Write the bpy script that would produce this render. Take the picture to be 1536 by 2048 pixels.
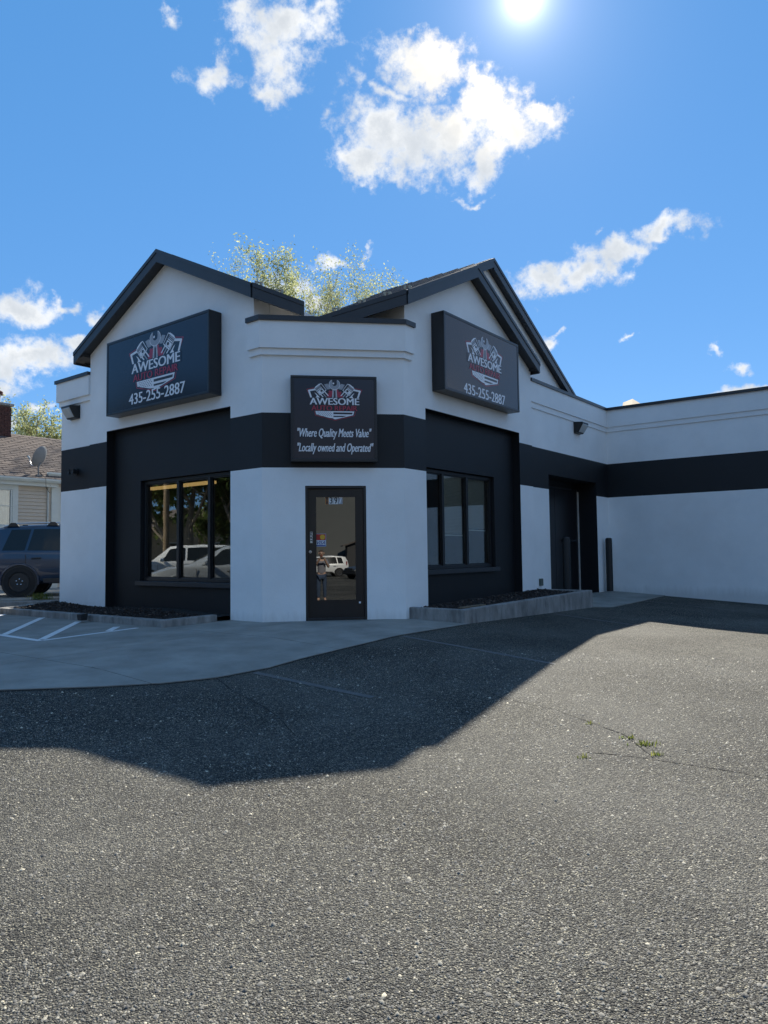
import bpy, bmesh, math, random
import numpy as np
from mathutils import Vector, Matrix
for o in list(bpy.data.objects): bpy.data.objects.remove(o)
scn = bpy.context.scene
COL = scn.collection
R = math.radians
rnd = random.Random(7)

# ------------------------------------------------------------------ frame of the building
TH = 0.66154
OX, OY = -0.69910, 10.86221
SC, TC = 1.6709, 1.7203
U = (math.sin(TH), math.cos(TH)); V = (-math.cos(TH), math.sin(TH))
ANG = math.atan2(U[1], U[0])
def W(a, b, z=0.0): return Vector((OX+U[0]*a+V[0]*b, OY+U[1]*a+V[1]*b, z))
def toL(x, y):
    dx, dy = x-OX, y-OY
    return dx*U[0]+dy*U[1], dx*V[0]+dy*V[1]
def G(a, b):
    return np.interp(b, [-200,-30,-14,-7.2,-4.2,0], [-.6,-.5,-.44,-.37,-.26,0]) + np.interp(a, [-200,-30,-16,-8,-5.3,0], [-.3,-.25,-.2,-.15,-.11,0])
def GW(x, y):
    a, b = toL(x, y); return float(G(a, b))

# ------------------------------------------------------------------ camera
F, PITCH, ROLL = 1439.5, 0.0563, 0.0122
HC = 1.13
cam_d = bpy.data.cameras.new('camera'); cam = bpy.data.objects.new('camera', cam_d); COL.objects.link(cam)
cam_d.sensor_fit = 'VERTICAL'; cam_d.sensor_height = 24; cam_d.sensor_width = 18; cam_d.lens = 24*F/2048
cam_d.clip_start = 0.05; cam_d.clip_end = 6000
upv = Vector((0,-math.sin(PITCH),math.cos(PITCH))); fw = Vector((0,math.cos(PITCH),math.sin(PITCH))); xr = Vector((1,0,0))
cr, sr = math.cos(ROLL), math.sin(ROLL)
cx = cr*xr - sr*upv; cy = sr*xr + cr*upv
M = Matrix((cx, cy, -fw)).transposed().to_4x4(); M.translation = Vector((0,0,HC))
cam.matrix_world = M
scn.camera = cam
def pix_dir(x, y): return (cx*(x-768) - cy*(y-1024) + fw*F).normalized()

# ------------------------------------------------------------------ world: sky with clouds
SUN = pix_dir(1048, -5)
SUN_EL = math.asin(SUN.z); SUN_AZ = math.atan2(SUN.x, SUN.y)
world = bpy.data.worlds.new('World'); scn.world = world; world.use_nodes = True
nt = world.node_tree; nt.nodes.clear(); L = nt.links
def nd(t, **k):
    n = nt.nodes.new(t)
    for a, b in k.items(): setattr(n, a, b)
    return n
def mth(op, a, b=None, c=None, clamp=False):
    n = nd('ShaderNodeMath', operation=op); n.use_clamp = clamp
    for i, v in enumerate((a, b, c)):
        if v is None: continue
        if isinstance(v, (int, float)): n.inputs[i].default_value = v
        else: L.new(v, n.inputs[i])
    return n.outputs[0]
def vmth(op, a, b=None):
    n = nd('ShaderNodeVectorMath', operation=op)
    for i, v in enumerate((a, b)):
        if v is None: continue
        if isinstance(v, (tuple, list)): n.inputs[i].default_value = v
        else: L.new(v, n.inputs[i])
    return n
SKY_STRENGTH = 0.15
sky = nd('ShaderNodeTexSky', sky_type='NISHITA'); sky.sun_disc = False
sky.sun_elevation = SUN_EL; sky.sun_rotation = SUN_AZ
sky.altitude = 1800; sky.air_density = 1.0; sky.dust_density = 0.15; sky.ozone_density = 3.0
hs = nd('ShaderNodeHueSaturation'); hs.inputs['Saturation'].default_value = 1.0; hs.inputs['Value'].default_value = 1.0
L.new(sky.outputs[0], hs.inputs['Color'])
even = nd('ShaderNodeMix', data_type='RGBA'); even.inputs[0].default_value = .84; L.new(hs.outputs[0], even.inputs[6])      # constant blue mixed over the sky to level its brightness
even.inputs[7].default_value = tuple(c/SKY_STRENGTH for c in (.024,.117,.278))+(1,)
tc = nd('ShaderNodeTexCoord'); dirv = tc.outputs['Generated']
sep = nd('ShaderNodeSeparateXYZ'); L.new(dirv, sep.inputs[0])
az = mth('ARCTAN2', sep.outputs[0], sep.outputs[1]); el = mth('ARCSINE', sep.outputs[2])
cmb = nd('ShaderNodeCombineXYZ'); L.new(az, cmb.inputs[0]); L.new(el, cmb.inputs[1])
def noise(scale, detail=6, rough=.6, vec=None, off=(0,0,0)):
    m = vmth('ADD', vec or dirv, off).outputs[0]
    n = nd('ShaderNodeTexNoise'); n.inputs['Scale'].default_value = scale; n.inputs['Detail'].default_value = detail; n.inputs['Roughness'].default_value = rough
    L.new(m, n.inputs['Vector']); return n
w1 = noise(9, 3, .5); w2 = noise(34, 4, .6, off=(3,1,2))
wa = vmth('SUBTRACT', w1.outputs['Color'], (.5,.5,.5)).outputs[0]; wa = vmth('MULTIPLY', wa, (.10,.10,0)).outputs[0]
wb = vmth('SUBTRACT', w2.outputs['Color'], (.5,.5,.5)).outputs[0]; wb = vmth('MULTIPLY', wb, (.035,.035,0)).outputs[0]
pw = vmth('ADD', vmth('ADD', cmb.outputs[0], wa).outputs[0], wb).outputs[0]
# clouds seen in the photograph: centre and half size in picture pixels, turned into azimuth / elevation
BL = [(545,60,105,90,1),(560,150,75,75,1),(545,205,35,45,.8),(640,45,40,75,.75),(425,165,55,35,.62),(340,25,25,25,.7),(640,8,40,20,.7),
      (835,115,105,65,.95),(765,182,75,20,.7),(800,275,130,85,1.1),(745,335,80,42,1),(880,250,90,80,1.05),(960,200,90,65,1),(1010,255,115,70,1),(1085,215,60,42,.9),(955,315,75,42,.95),
      (1090,558,66,36,1),(1165,530,60,42,1),(1245,512,75,34,1),(1335,478,72,30,.95),(1200,470,14,16,.6),
      (25,615,85,44,1.0),(112,604,46,18,.8),(70,718,120,36,1.0),(25,755,50,24,.8),(180,630,18,25,.7),(20,820,30,30,.9),(82,796,30,14,.85),(150,690,50,22,.9),
      (655,520,50,10,.6),(585,578,60,30,.75),(730,512,13,9,.7),(615,615,36,30,.8),
      (1100,682,28,26,.95),(1108,662,20,7,.7),(1410,697,24,12,.75),(1468,716,28,18,.85),(1500,772,110,22,1.1),(1290,805,40,8,.8),(1265,677,13,9,.65),(950,372,50,8,.5),(1075,610,10,8,.5),
      (1580,800,160,50,1.1),(-70,705,90,50,1.0),(560,-70,120,90,1),(880,-110,90,60,.9)]
fld = None
for (px, py, rx, ry, s) in BL:
    d = pix_dir(px, py); ca = math.atan2(d.x, d.y); ce = math.asin(d.z)
    k = 1/math.sqrt(1+((px-768)**2+(py-1024)**2)/F**2)
    ra = rx/F*k/max(.3, math.cos(ce)); re = ry/F*k*k
    q = vmth('SUBTRACT', pw, (ca, ce, 0)).outputs[0]
    q = vmth('MULTIPLY', q, (1/(1.24*ra), 1/(1.24*re), 0)).outputs[0]
    ln = vmth('LENGTH', q).outputs['Value']
    f = mth('SUBTRACT', s, mth('MULTIPLY', ln, s))
    fld = f if fld is None else mth('SMOOTH_MAX', fld, f, .12)
# unseen cumulus over the rest of the sky, cover raised to lift ambient light
gen = noise(3.1, 5, .55, off=(7,4,1))
front = vmth('DOT_PRODUCT', dirv, tuple(fw)).outputs['Value']
away = nd('ShaderNodeMapRange'); away.inputs[1].default_value = .80; away.inputs[2].default_value = .55; L.new(front, away.inputs[0])
gf = mth('MULTIPLY', mth('SUBTRACT', gen.outputs['Fac'], .49), 3.6)
gf = mth('SUBTRACT', gf, mth('MULTIPLY', mth('SUBTRACT', 1.0, away.outputs[0]), 3.0))
fld = mth('MAXIMUM', fld, gf)
fb = noise(30, 10, .66, off=(1,5,3)); fb2 = noise(75, 6, .6, off=(2,8,1))
fsum = mth('ADD', fld, mth('MULTIPLY', mth('SUBTRACT', fb.outputs['Fac'], .5), 1.7))
fsum = mth('ADD', fsum, mth('MULTIPLY', mth('SUBTRACT', fb2.outputs['Fac'], .5), .8))
den = nd('ShaderNodeMapRange', interpolation_type='SMOOTHSTEP'); den.inputs[1].default_value = .08; den.inputs[2].default_value = .78; L.new(fsum, den.inputs[0])
# cloud light and shade put into their colour by noise
shade = noise(17, 6, .6, off=(9,2,4))
cr_ = nd('ShaderNodeValToRGB'); cr_.color_ramp.elements[0].position = .32; cr_.color_ramp.elements[1].position = .68
cr_.color_ramp.elements[0].color = (.58,.63,.69,1); cr_.color_ramp.elements[1].color = (1.0,1.0,.98,1)
L.new(shade.outputs['Fac'], cr_.inputs[0])
thick = nd('ShaderNodeMapRange', interpolation_type='SMOOTHSTEP'); thick.inputs[1].default_value = .45; thick.inputs[2].default_value = 1.25; L.new(fsum, thick.inputs[0])
body = nd('ShaderNodeMix', data_type='RGBA'); L.new(mth('MULTIPLY', thick.outputs[0], .85), body.inputs[0]); L.new(cr_.outputs[0], body.inputs[6]); body.inputs[7].default_value = (.60,.635,.67,1)   # thick cores let less sun through
ccol = vmth('SCALE', body.outputs[2]); ccol.inputs['Scale'].default_value = .50/SKY_STRENGTH
sund = vmth('DOT_PRODUCT', dirv, tuple(SUN)).outputs['Value']
ang = mth('ARCCOSINE', mth('MINIMUM', sund, 1.0))
# warm, faintly iridescent cloud light close to the sun
warm = nd('ShaderNodeMapRange', interpolation_type='SMOOTHSTEP'); warm.inputs[1].default_value = R(11); warm.inputs[2].default_value = R(4); L.new(ang, warm.inputs[0])
wn = noise(30, 3, .5, off=(4,4,9))
wm = nd('ShaderNodeMix', data_type='RGBA'); L.new(mth('MULTIPLY', warm.outputs[0], mth('MULTIPLY', wn.outputs['Fac'], 1.2, clamp=True)), wm.inputs[0])
L.new(ccol.outputs[0], wm.inputs[6]); wm.inputs[7].default_value = tuple(c/SKY_STRENGTH for c in (.82,.70,.50))+(1,)
mx = nd('ShaderNodeMix', data_type='RGBA'); L.new(mth('MULTIPLY', den.outputs[0], .95), mx.inputs[0]); L.new(even.outputs[2], mx.inputs[6]); L.new(wm.outputs[2], mx.inputs[7])
# the sun itself with its aureole
core = mth('MULTIPLY', mth('POWER', 2.718, mth('MULTIPLY', ang, -1/R(.7))), 1.3/SKY_STRENGTH)
halo = mth('MULTIPLY', mth('POWER', 2.718, mth('MULTIPLY', ang, -1/R(3.2))), .20/SKY_STRENGTH)
add = vmth('ADD', mx.outputs[2]); cmb2 = nd('ShaderNodeCombineXYZ')
tot = mth('ADD', core, halo)
L.new(tot, cmb2.inputs[0]); L.new(mth('MULTIPLY', tot, .97), cmb2.inputs[1]); L.new(mth('MULTIPLY', tot, 1.0), cmb2.inputs[2]); L.new(cmb2.outputs[0], add.inputs[1])
bg = nd('ShaderNodeBackground'); bg.inputs['Strength'].default_value = SKY_STRENGTH; L.new(add.outputs[0], bg.inputs['Color'])
out = nd('ShaderNodeOutputWorld'); L.new(bg.outputs[0], out.inputs['Surface'])

sl = bpy.data.lights.new('sun', 'SUN'); sl.energy = 4.2; sl.angle = R(.53); sl.color = (1,.93,.80)
so = bpy.data.objects.new('sun', sl); COL.objects.link(so); so.rotation_euler = (-SUN).to_track_quat('-Z','Y').to_euler(); so.location = (0,0,40)

scn.view_settings.view_transform = 'Standard'; scn.view_settings.look = 'None'; scn.view_settings.gamma = 1
scn.view_settings.use_curve_mapping = False
scn.view_settings.exposure = 1.2
scn.render.engine = 'CYCLES'
try:
    scn.cycles.max_bounces = 8; scn.cycles.diffuse_bounces = 4; scn.cycles.transparent_max_bounces = 16
except Exception: pass

# ------------------------------------------------------------------ materials
MATS = {}
def grime(m, top, amt, col):
    t = m.node_tree; n = t.nodes; l = t.links; b = n['Principled BSDF']; src = b.inputs['Base Color'].links[0].from_socket
    g = n.new('ShaderNodeNewGeometry'); sx = n.new('ShaderNodeSeparateXYZ'); l.new(g.outputs['Position'], sx.inputs[0])
    st = n.new('ShaderNodeVectorMath'); st.operation = 'MULTIPLY'; st.inputs[1].default_value = (7,7,1.2); l.new(g.outputs['Position'], st.inputs[0])
    nz = n.new('ShaderNodeTexNoise'); nz.inputs['Scale'].default_value = 1.6; nz.inputs['Detail'].default_value = 9; nz.inputs['Roughness'].default_value = .7; l.new(st.outputs[0], nz.inputs['Vector'])
    a = n.new('ShaderNodeMath'); a.operation = 'MULTIPLY_ADD'; l.new(nz.outputs['Fac'], a.inputs[0]); a.inputs[1].default_value = -top*2.2; l.new(sx.outputs[2], a.inputs[2])
    r = n.new('ShaderNodeMapRange'); r.inputs[1].default_value = -top*.25; r.inputs[2].default_value = -top*1.3; r.inputs[3].default_value = 0; r.inputs[4].default_value = amt; l.new(a.outputs[0], r.inputs[0])
    mx = n.new('ShaderNodeMix'); mx.data_type = 'RGBA'; l.new(r.outputs[0], mx.inputs[0]); l.new(src, mx.inputs[6]); mx.inputs[7].default_value = (*col,1); l.new(mx.outputs[2], b.inputs['Base Color'])
def mat(name, col, rough=.6, var=.12, vscale=3.0, bump=0, bscale=60, spec=.5, metal=0, col2=None, coat=0, bdist=.01, obvar=0, bdetail=4, stretch=None):
    m = bpy.data.materials.new(name); m.use_nodes = True; t = m.node_tree; n = t.nodes; l = t.links
    b = n['Principled BSDF']; b.inputs['Roughness'].default_value = rough; b.inputs['Metallic'].default_value = metal
    b.inputs['Specular IOR Level'].default_value = spec
    if coat: b.inputs['Coat Weight'].default_value = coat; b.inputs['Coat Roughness'].default_value = .06
    geo = n.new('ShaderNodeNewGeometry'); pos = geo.outputs['Position']
    if stretch:
        mp = n.new('ShaderNodeVectorMath'); mp.operation = 'MULTIPLY'; mp.inputs[1].default_value = stretch; l.new(pos, mp.inputs[0]); pos = mp.outputs[0]
    nz = n.new('ShaderNodeTexNoise'); nz.inputs['Scale'].default_value = vscale; nz.inputs['Detail'].default_value = 8; nz.inputs['Roughness'].default_value = .65
    l.new(pos, nz.inputs['Vector'])
    mr = n.new('ShaderNodeMapRange'); mr.inputs[1].default_value = .25; mr.inputs[2].default_value = .75; l.new(nz.outputs['Fac'], mr.inputs[0])
    fac = mr.outputs[0]
    if obvar:
        oi = n.new('ShaderNodeObjectInfo'); ad = n.new('ShaderNodeMath'); ad.operation = 'MULTIPLY_ADD'; l.new(oi.outputs['Random'], ad.inputs[0]); ad.inputs[1].default_value = obvar
        sb = n.new('ShaderNodeMath'); sb.operation = 'MULTIPLY'; sb.inputs[1].default_value = 1-obvar; l.new(fac, sb.inputs[0]); l.new(sb.outputs[0], ad.inputs[2]); fac = ad.outputs[0]
    mix = n.new('ShaderNodeMix'); mix.data_type = 'RGBA'; l.new(fac, mix.inputs[0])
    c2 = col2 or tuple(c*(1-var) for c in col); c1 = col if col2 else tuple(c*(1+var*.5) for c in col)
    mix.inputs[6].default_value = (*c2,1); mix.inputs[7].default_value = (*c1,1)
    l.new(mix.outputs[2], b.inputs['Base Color'])
    if bump:
        bz = n.new('ShaderNodeTexNoise'); bz.inputs['Scale'].default_value = bscale; bz.inputs['Detail'].default_value = bdetail; l.new(pos, bz.inputs['Vector'])
        bp = n.new('ShaderNodeBump'); bp.inputs['Strength'].default_value = bump; bp.inputs['Distance'].default_value = bdist; l.new(bz.outputs['Fac'], bp.inputs['Height']); l.new(bp.outputs[0], b.inputs['Normal'])
    MATS[name] = m; return m
white = mat('white_stucco_paint', (.88,.88,.865), .75, .10, .9, .5, 48, spec=.3, bdist=.006)
grime(white, .2, .28, (.36,.33,.29))
black = mat('black_wall_paint', (.008,.009,.011), .55, .25, 1.8, .35, 55, bdist=.006, spec=.45)
trim = mat('dark_metal_trim', (.030,.032,.036), .38, .2, 4, .06, 20)
roofm = mat('dark_roof_metal', (.034,.037,.042), .34, .2, 2, .05, 12)
soff = mat('soffit_metal', (.028,.030,.034), .45, .2, 4)
signf = mat('sign_cabinet_black', (.016,.017,.020), .35, .2, 5)
face = mat('sign_face_acrylic', (.022,.027,.042), .17, .1, 2, .04, 3, spec=.5)
lwhite = mat('sign_white_vinyl', (.82,.82,.84), .3, .05, 8)
lgrey = mat('sign_grey_vinyl', (.36,.37,.40), .3, .15, 30)
lred = mat('sign_red_vinyl', (.42,.03,.065), .3, .1, 8)
ldark = mat('sign_dark_vinyl', (.02,.02,.028), .3, .1, 8)
alu = mat('aluminium', (.55,.55,.56), .3, .1, 8, metal=1)
wframe = mat('window_frame_black', (.016,.017,.019), .35, .2, 8)
interior = mat('interior_wall', (.09,.085,.08), .8, .1, 2)
intfloor = mat('interior_floor', (.05,.045,.04), .5, .2, 2)
blindm = mat('blind_slat', (.66,.63,.54), .6, .08, 5)
conc = mat('concrete_slab', (.33,.32,.285), .85, .35, 1.6, .5, 90, col2=(.165,.16,.14), bdist=.006)
conc2 = mat('concrete_kerb', (.40,.385,.36), .9, .3, 6, .8, 60, col2=(.10,.096,.09), bdist=.012, stretch=(1,1,.3))
linep = mat('white_road_paint', (.82,.82,.80), .8, .3, 14, .4, 120, col2=(.58,.58,.57), bdist=.004)
linef = mat('faded_road_paint', (.135,.133,.128), .9, .3, 20, .6, 120, col2=(.075,.073,.07), bdist=.004)
crackm = mat('crack_dark', (.018,.017,.016), .95, .3, 30)  # one dark tone for the thin crack strips
soil = mat('soil', (.022,.018,.015), .95, .4, 12, .9, 40, bdist=.03)
chipm = mat('mulch_chip', (.028,.020,.016), .9, .4, 60, obvar=0)
chip2 = mat('pale_mulch_chip', (.12,.085,.065), .9, .4, 60)
lampm = mat('wall_lamp_bronze', (.018,.017,.016), .4, .2, 8)
lens = mat('wall_lamp_lens', (.55,.56,.55), .18, .15, 12, .3, 25)
outl = mat('outlet_box_grey', (.10,.125,.105), .6, .15, 10)
bollm = mat('bollard_black', (.008,.0085,.0095), .5, .2, 6, .15, 30)
doorm = mat('black_door', (.010,.010,.012), .32, .2, 5)
gapm = mat('door_weatherstrip', (.62,.60,.55), .6, .2, 9)
rubber = mat('tyre_rubber', (.015,.015,.016), .85, .2, 20, .3, 50)
rimk = mat('black_steel_rim', (.014,.014,.015), .45, .2, 15)
rima = mat('alloy_rim', (.42,.42,.43), .3, .1, 10, metal=.9)
carglass = mat('car_glass', (.014,.015,.012), .05, .1, 3, spec=.45)
plast = mat('black_plastic', (.02,.02,.021), .6, .2, 20, .1, 60)
chrome = mat('bright_metal', (.7,.7,.72), .12, .05, 5, metal=1)
lampw = mat('headlight_lens', (.5,.52,.54), .08, .2, 20)
lampr = mat('taillight_lens', (.25,.01,.012), .12, .2, 20)
bark = mat('tree_bark', (.24,.20,.155), .9, .35, 6, .6, 30)
barkp = mat('weathered_pole_wood', (.20,.145,.09), .9, .3, 6, .5, 30, stretch=(6,6,.6))
shing = mat('asphalt_shingle', (.155,.118,.098), .95, .3, 9, .9, 110, col2=(.075,.058,.052), bdist=.006, obvar=.55)
siding = mat('cream_vinyl_siding', (.46,.41,.34), .6, .08, 4, .06, 40)
htrim = mat('pale_green_trim', (.50,.54,.52), .6, .08, 4)
brick = mat('chimney_brick', (.11,.045,.035), .95, .4, 9, .6, 60, col2=(.045,.022,.02))
mortar = mat('chimney_mortar', (.12,.10,.09), .95, .2, 10)
curtain = mat('curtain_cloth', (.40,.40,.37), .9, .2, 3, stretch=(14,14,.6))
dishm = mat('dish_grey', (.16,.17,.18), .5, .1, 5)
skin = mat('skin', (.45,.28,.20), .6, .1, 10); jeans = mat('blue_jeans', (.035,.06,.11), .85, .2, 20, .2, 90); shirt = mat('grey_blue_shirt', (.20,.20,.23), .9, .12, 9); hairm = mat('brown_hair', (.05,.03,.02), .6, .3, 30)
brown_roof = mat('brown_house_roof', (.10,.08,.07), .9, .3, 6); stonew = mat('tan_house_wall', (.40,.33,.24), .9, .2, 4)
darkw = mat('dark_house_wall', (.05,.05,.052), .9, .2, 4)
fencem = mat('brown_fence_board', (.10,.065,.045), .9, .3, 5, .3, 30, obvar=.4)
def paint(n, c): return mat(n, c, .3, .05, 3, coat=.8, spec=.5)

def glassmat(name, tint, f0, gain):
    m = bpy.data.materials.new(name); m.use_nodes = True; t = m.node_tree; n = t.nodes; l = t.links; n.clear()
    o = n.new('ShaderNodeOutputMaterial'); mixs = n.new('ShaderNodeMixShader'); tr = n.new('ShaderNodeBsdfTransparent'); gl = n.new('ShaderNodeBsdfGlossy')
    tr.inputs[0].default_value = (*tint,1); gl.inputs['Roughness'].default_value = .004; gl.inputs['Color'].default_value = (.93,.95,.95,1)
    lw = n.new('ShaderNodeLayerWeight'); lw.inputs[0].default_value = .5; fr = n.new('ShaderNodeMath'); fr.operation = 'POWER'; l.new(lw.outputs['Facing'], fr.inputs[0]); fr.inputs[1].default_value = 4.0
    ma = n.new('ShaderNodeMath'); ma.operation = 'MULTIPLY_ADD'; ma.use_clamp = True; l.new(fr.outputs[0], ma.inputs[0]); ma.inputs[1].default_value = gain; ma.inputs[2].default_value = f0
    g = n.new('ShaderNodeNewGeometry'); wv = n.new('ShaderNodeTexNoise'); wv.inputs['Scale'].default_value = 1.3; l.new(g.outputs['Position'], wv.inputs['Vector'])
    bp = n.new('ShaderNodeBump'); bp.inputs['Strength'].default_value = .03; bp.inputs['Distance'].default_value = .02; l.new(wv.outputs['Fac'], bp.inputs['Height']); l.new(bp.outputs[0], gl.inputs['Normal'])
    l.new(ma.outputs[0], mixs.inputs[0]); l.new(tr.outputs[0], mixs.inputs[1]); l.new(gl.outputs[0], mixs.inputs[2]); l.new(mixs.outputs[0], o.inputs[0])
    return m
glass = glassmat('window_glass', (.86,.89,.88), .15, .85)
dglass = glassmat('door_glass', (.12,.12,.12), .17, .8)

def leafmat(name, c1, c2):
    m = bpy.data.materials.new(name); m.use_nodes = True; t = m.node_tree; n = t.nodes; l = t.links; n.clear()
    o = n.new('ShaderNodeOutputMaterial'); mixs = n.new('ShaderNodeMixShader'); d = n.new('ShaderNodeBsdfDiffuse'); tr = n.new('ShaderNodeBsdfTranslucent'); mixs.inputs[0].default_value = .6
    g = n.new('ShaderNodeNewGeometry'); mx_ = n.new('ShaderNodeMix'); mx_.data_type = 'RGBA'; l.new(g.outputs['Random Per Island'], mx_.inputs[0])
    mx_.inputs[6].default_value = (*c1,1); mx_.inputs[7].default_value = (*c2,1)
    l.new(mx_.outputs[2], d.inputs[0]); l.new(mx_.outputs[2], tr.inputs[0]); l.new(d.outputs[0], mixs.inputs[1]); l.new(tr.outputs[0], mixs.inputs[2]); l.new(mixs.outputs[0], o.inputs[0])
    return m
leaf_y = leafmat('budding_leaf', (.22,.26,.10), (.52,.53,.30))
leaf_g = leafmat('green_leaf', (.06,.10,.03), (.16,.20,.07))
leaf_d = leafmat('dark_leaf', (.03,.06,.02), (.09,.13,.05))
grassm = leafmat('grass_blade', (.10,.15,.03), (.24,.25,.07))

def asphalt_mat():
    m = bpy.data.materials.new('worn_asphalt'); m.use_nodes = True; t = m.node_tree; n = t.nodes; l = t.links; b = n['Principled BSDF']
    b.inputs['Roughness'].default_value = .8; b.inputs['Specular IOR Level'].default_value = .35
    g = n.new('ShaderNodeNewGeometry'); P = g.outputs['Position']
    def N(sc, det=6, ro=.6):
        q = n.new('ShaderNodeTexNoise'); q.inputs['Scale'].default_value = sc; q.inputs['Detail'].default_value = det; q.inputs['Roughness'].default_value = ro; l.new(P, q.inputs['Vector']); return q.outputs['Fac']
    def MR(x, a, c, d, e_):
        q = n.new('ShaderNodeMapRange'); q.inputs[1].default_value = a; q.inputs[2].default_value = c; q.inputs[3].default_value = d; q.inputs[4].default_value = e_; l.new(x, q.inputs[0]); return q.outputs[0]
    def MU(a, c, op='MULTIPLY'):
        q = n.new('ShaderNodeMath'); q.operation = op
        for k_, x in enumerate((a, c)):
            if isinstance(x, (int,float)): q.inputs[k_].default_value = x
            else: l.new(x, q.inputs[k_])
        return q.outputs[0]
    vo = n.new('ShaderNodeTexVoronoi'); vo.inputs['Scale'].default_value = 122; vo.inputs['Randomness'].default_value = 1; l.new(P, vo.inputs['Vector'])
    vb = n.new('ShaderNodeTexVoronoi'); vb.inputs['Scale'].default_value = 60; l.new(P, vb.inputs['Vector'])
    vf = n.new('ShaderNodeTexVoronoi'); vf.inputs['Scale'].default_value = 210; l.new(P, vf.inputs['Vector'])
    ra = n.new('ShaderNodeValToRGB'); e = ra.color_ramp.elements; e[0].position = 0; e[0].color = (.014,.014,.014,1); e[1].position = 1; e[1].color = (.66,.60,.44,1)
    for p_, c_ in ((.32,(.034,.034,.031,1)),(.6,(.115,.112,.096,1)),(.82,(.26,.25,.20,1)),(.95,(.42,.395,.30,1))):
        x = e.new(p_); x.color = c_
    sx = n.new('ShaderNodeSeparateXYZ'); l.new(vo.outputs['Color'], sx.inputs[0]); l.new(sx.outputs[0], ra.inputs[0])
    sf = n.new('ShaderNodeSeparateXYZ'); l.new(vf.outputs['Color'], sf.inputs[0])
    rf = n.new('ShaderNodeValToRGB'); ef = rf.color_ramp.elements; ef[0].color = (.055,.054,.050,1); ef[1].color = (.23,.22,.19,1); l.new(sf.outputs[0], rf.inputs[0])
    # worn smooth patches lie between ravelled, stony ones
    coarse = MR(N(.42, 5, .55), .40, .60, .60, 1.0)
    mx_ = n.new('ShaderNodeMix'); mx_.data_type = 'RGBA'; l.new(coarse, mx_.inputs[0]); l.new(rf.outputs[0], mx_.inputs[6]); l.new(ra.outputs[0], mx_.inputs[7])
    tone = MU(MU(MR(N(.23, 6, .6), .3, .7, .68, 1.24), MR(N(2.2, 6, .65), .3, .7, .80, 1.14)), MR(N(.95, 4, .7), .60, .70, 1.0, .72))
    gap = MR(vo.outputs['Distance'], .32, .66, 1, .22); gapm_ = n.new('ShaderNodeMix'); l.new(coarse, gapm_.inputs[0]); gapm_.inputs[2].default_value = 1; l.new(gap, gapm_.inputs[3])
    s2 = n.new('ShaderNodeVectorMath'); s2.operation = 'SCALE'; l.new(mx_.outputs[2], s2.inputs[0]); l.new(MU(tone, gapm_.outputs[0]), s2.inputs['Scale'])
    l.new(s2.outputs[0], b.inputs['Base Color'])
    h = MU(MU(vo.outputs['Distance'], -1), MU(vb.outputs['Distance'], -.7), 'ADD'); h = MU(h, coarse); h = MU(h, MU(vf.outputs['Distance'], -.22), 'ADD')
    bp = n.new('ShaderNodeBump'); bp.inputs['Strength'].default_value = 1.0; bp.inputs['Distance'].default_value = .02; l.new(h, bp.inputs['Height']); l.new(bp.outputs[0], b.inputs['Normal'])
    return m
asph = asphalt_mat()
def attrmat(name):
    m = bpy.data.materials.new(name); m.use_nodes = True; t = m.node_tree; b = t.nodes['Principled BSDF']; b.inputs['Roughness'].default_value = .75
    a = t.nodes.new('ShaderNodeNewGeometry'); r = t.nodes.new('ShaderNodeValToRGB'); e = r.color_ramp.elements
    e[0].color = (.05,.05,.048,1); e[1].color = (.62,.55,.40,1)
    for p_, c_ in ((.45,(.12,.116,.105,1)),(.8,(.22,.208,.175,1)),(.95,(.34,.315,.25,1))): x = e.new(p_); x.color = c_
    t.links.new(a.outputs['Random Per Island'], r.inputs[0]); t.links.new(r.outputs[0], b.inputs['Base Color']); return m
pebm = attrmat('asphalt_stone')
hillm = mat('dry_hillside', (.10,.098,.09), .95, .3, .03, col2=(.055,.062,.055))
tanhill = mat('tan_hill', (.32,.26,.18), .95, .3, .02)
em = bpy.data.materials.new('warm_glow_strip'); em.use_nodes = True; eb = em.node_tree.nodes['Principled BSDF']; eb.inputs['Emission Color'].default_value = (1,.62,.22,1); eb.inputs['Emission Strength'].default_value = .25; eb.inputs['Base Color'].default_value = (.5,.35,.15,1)  # weak warm glow for the ceiling strips

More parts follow.
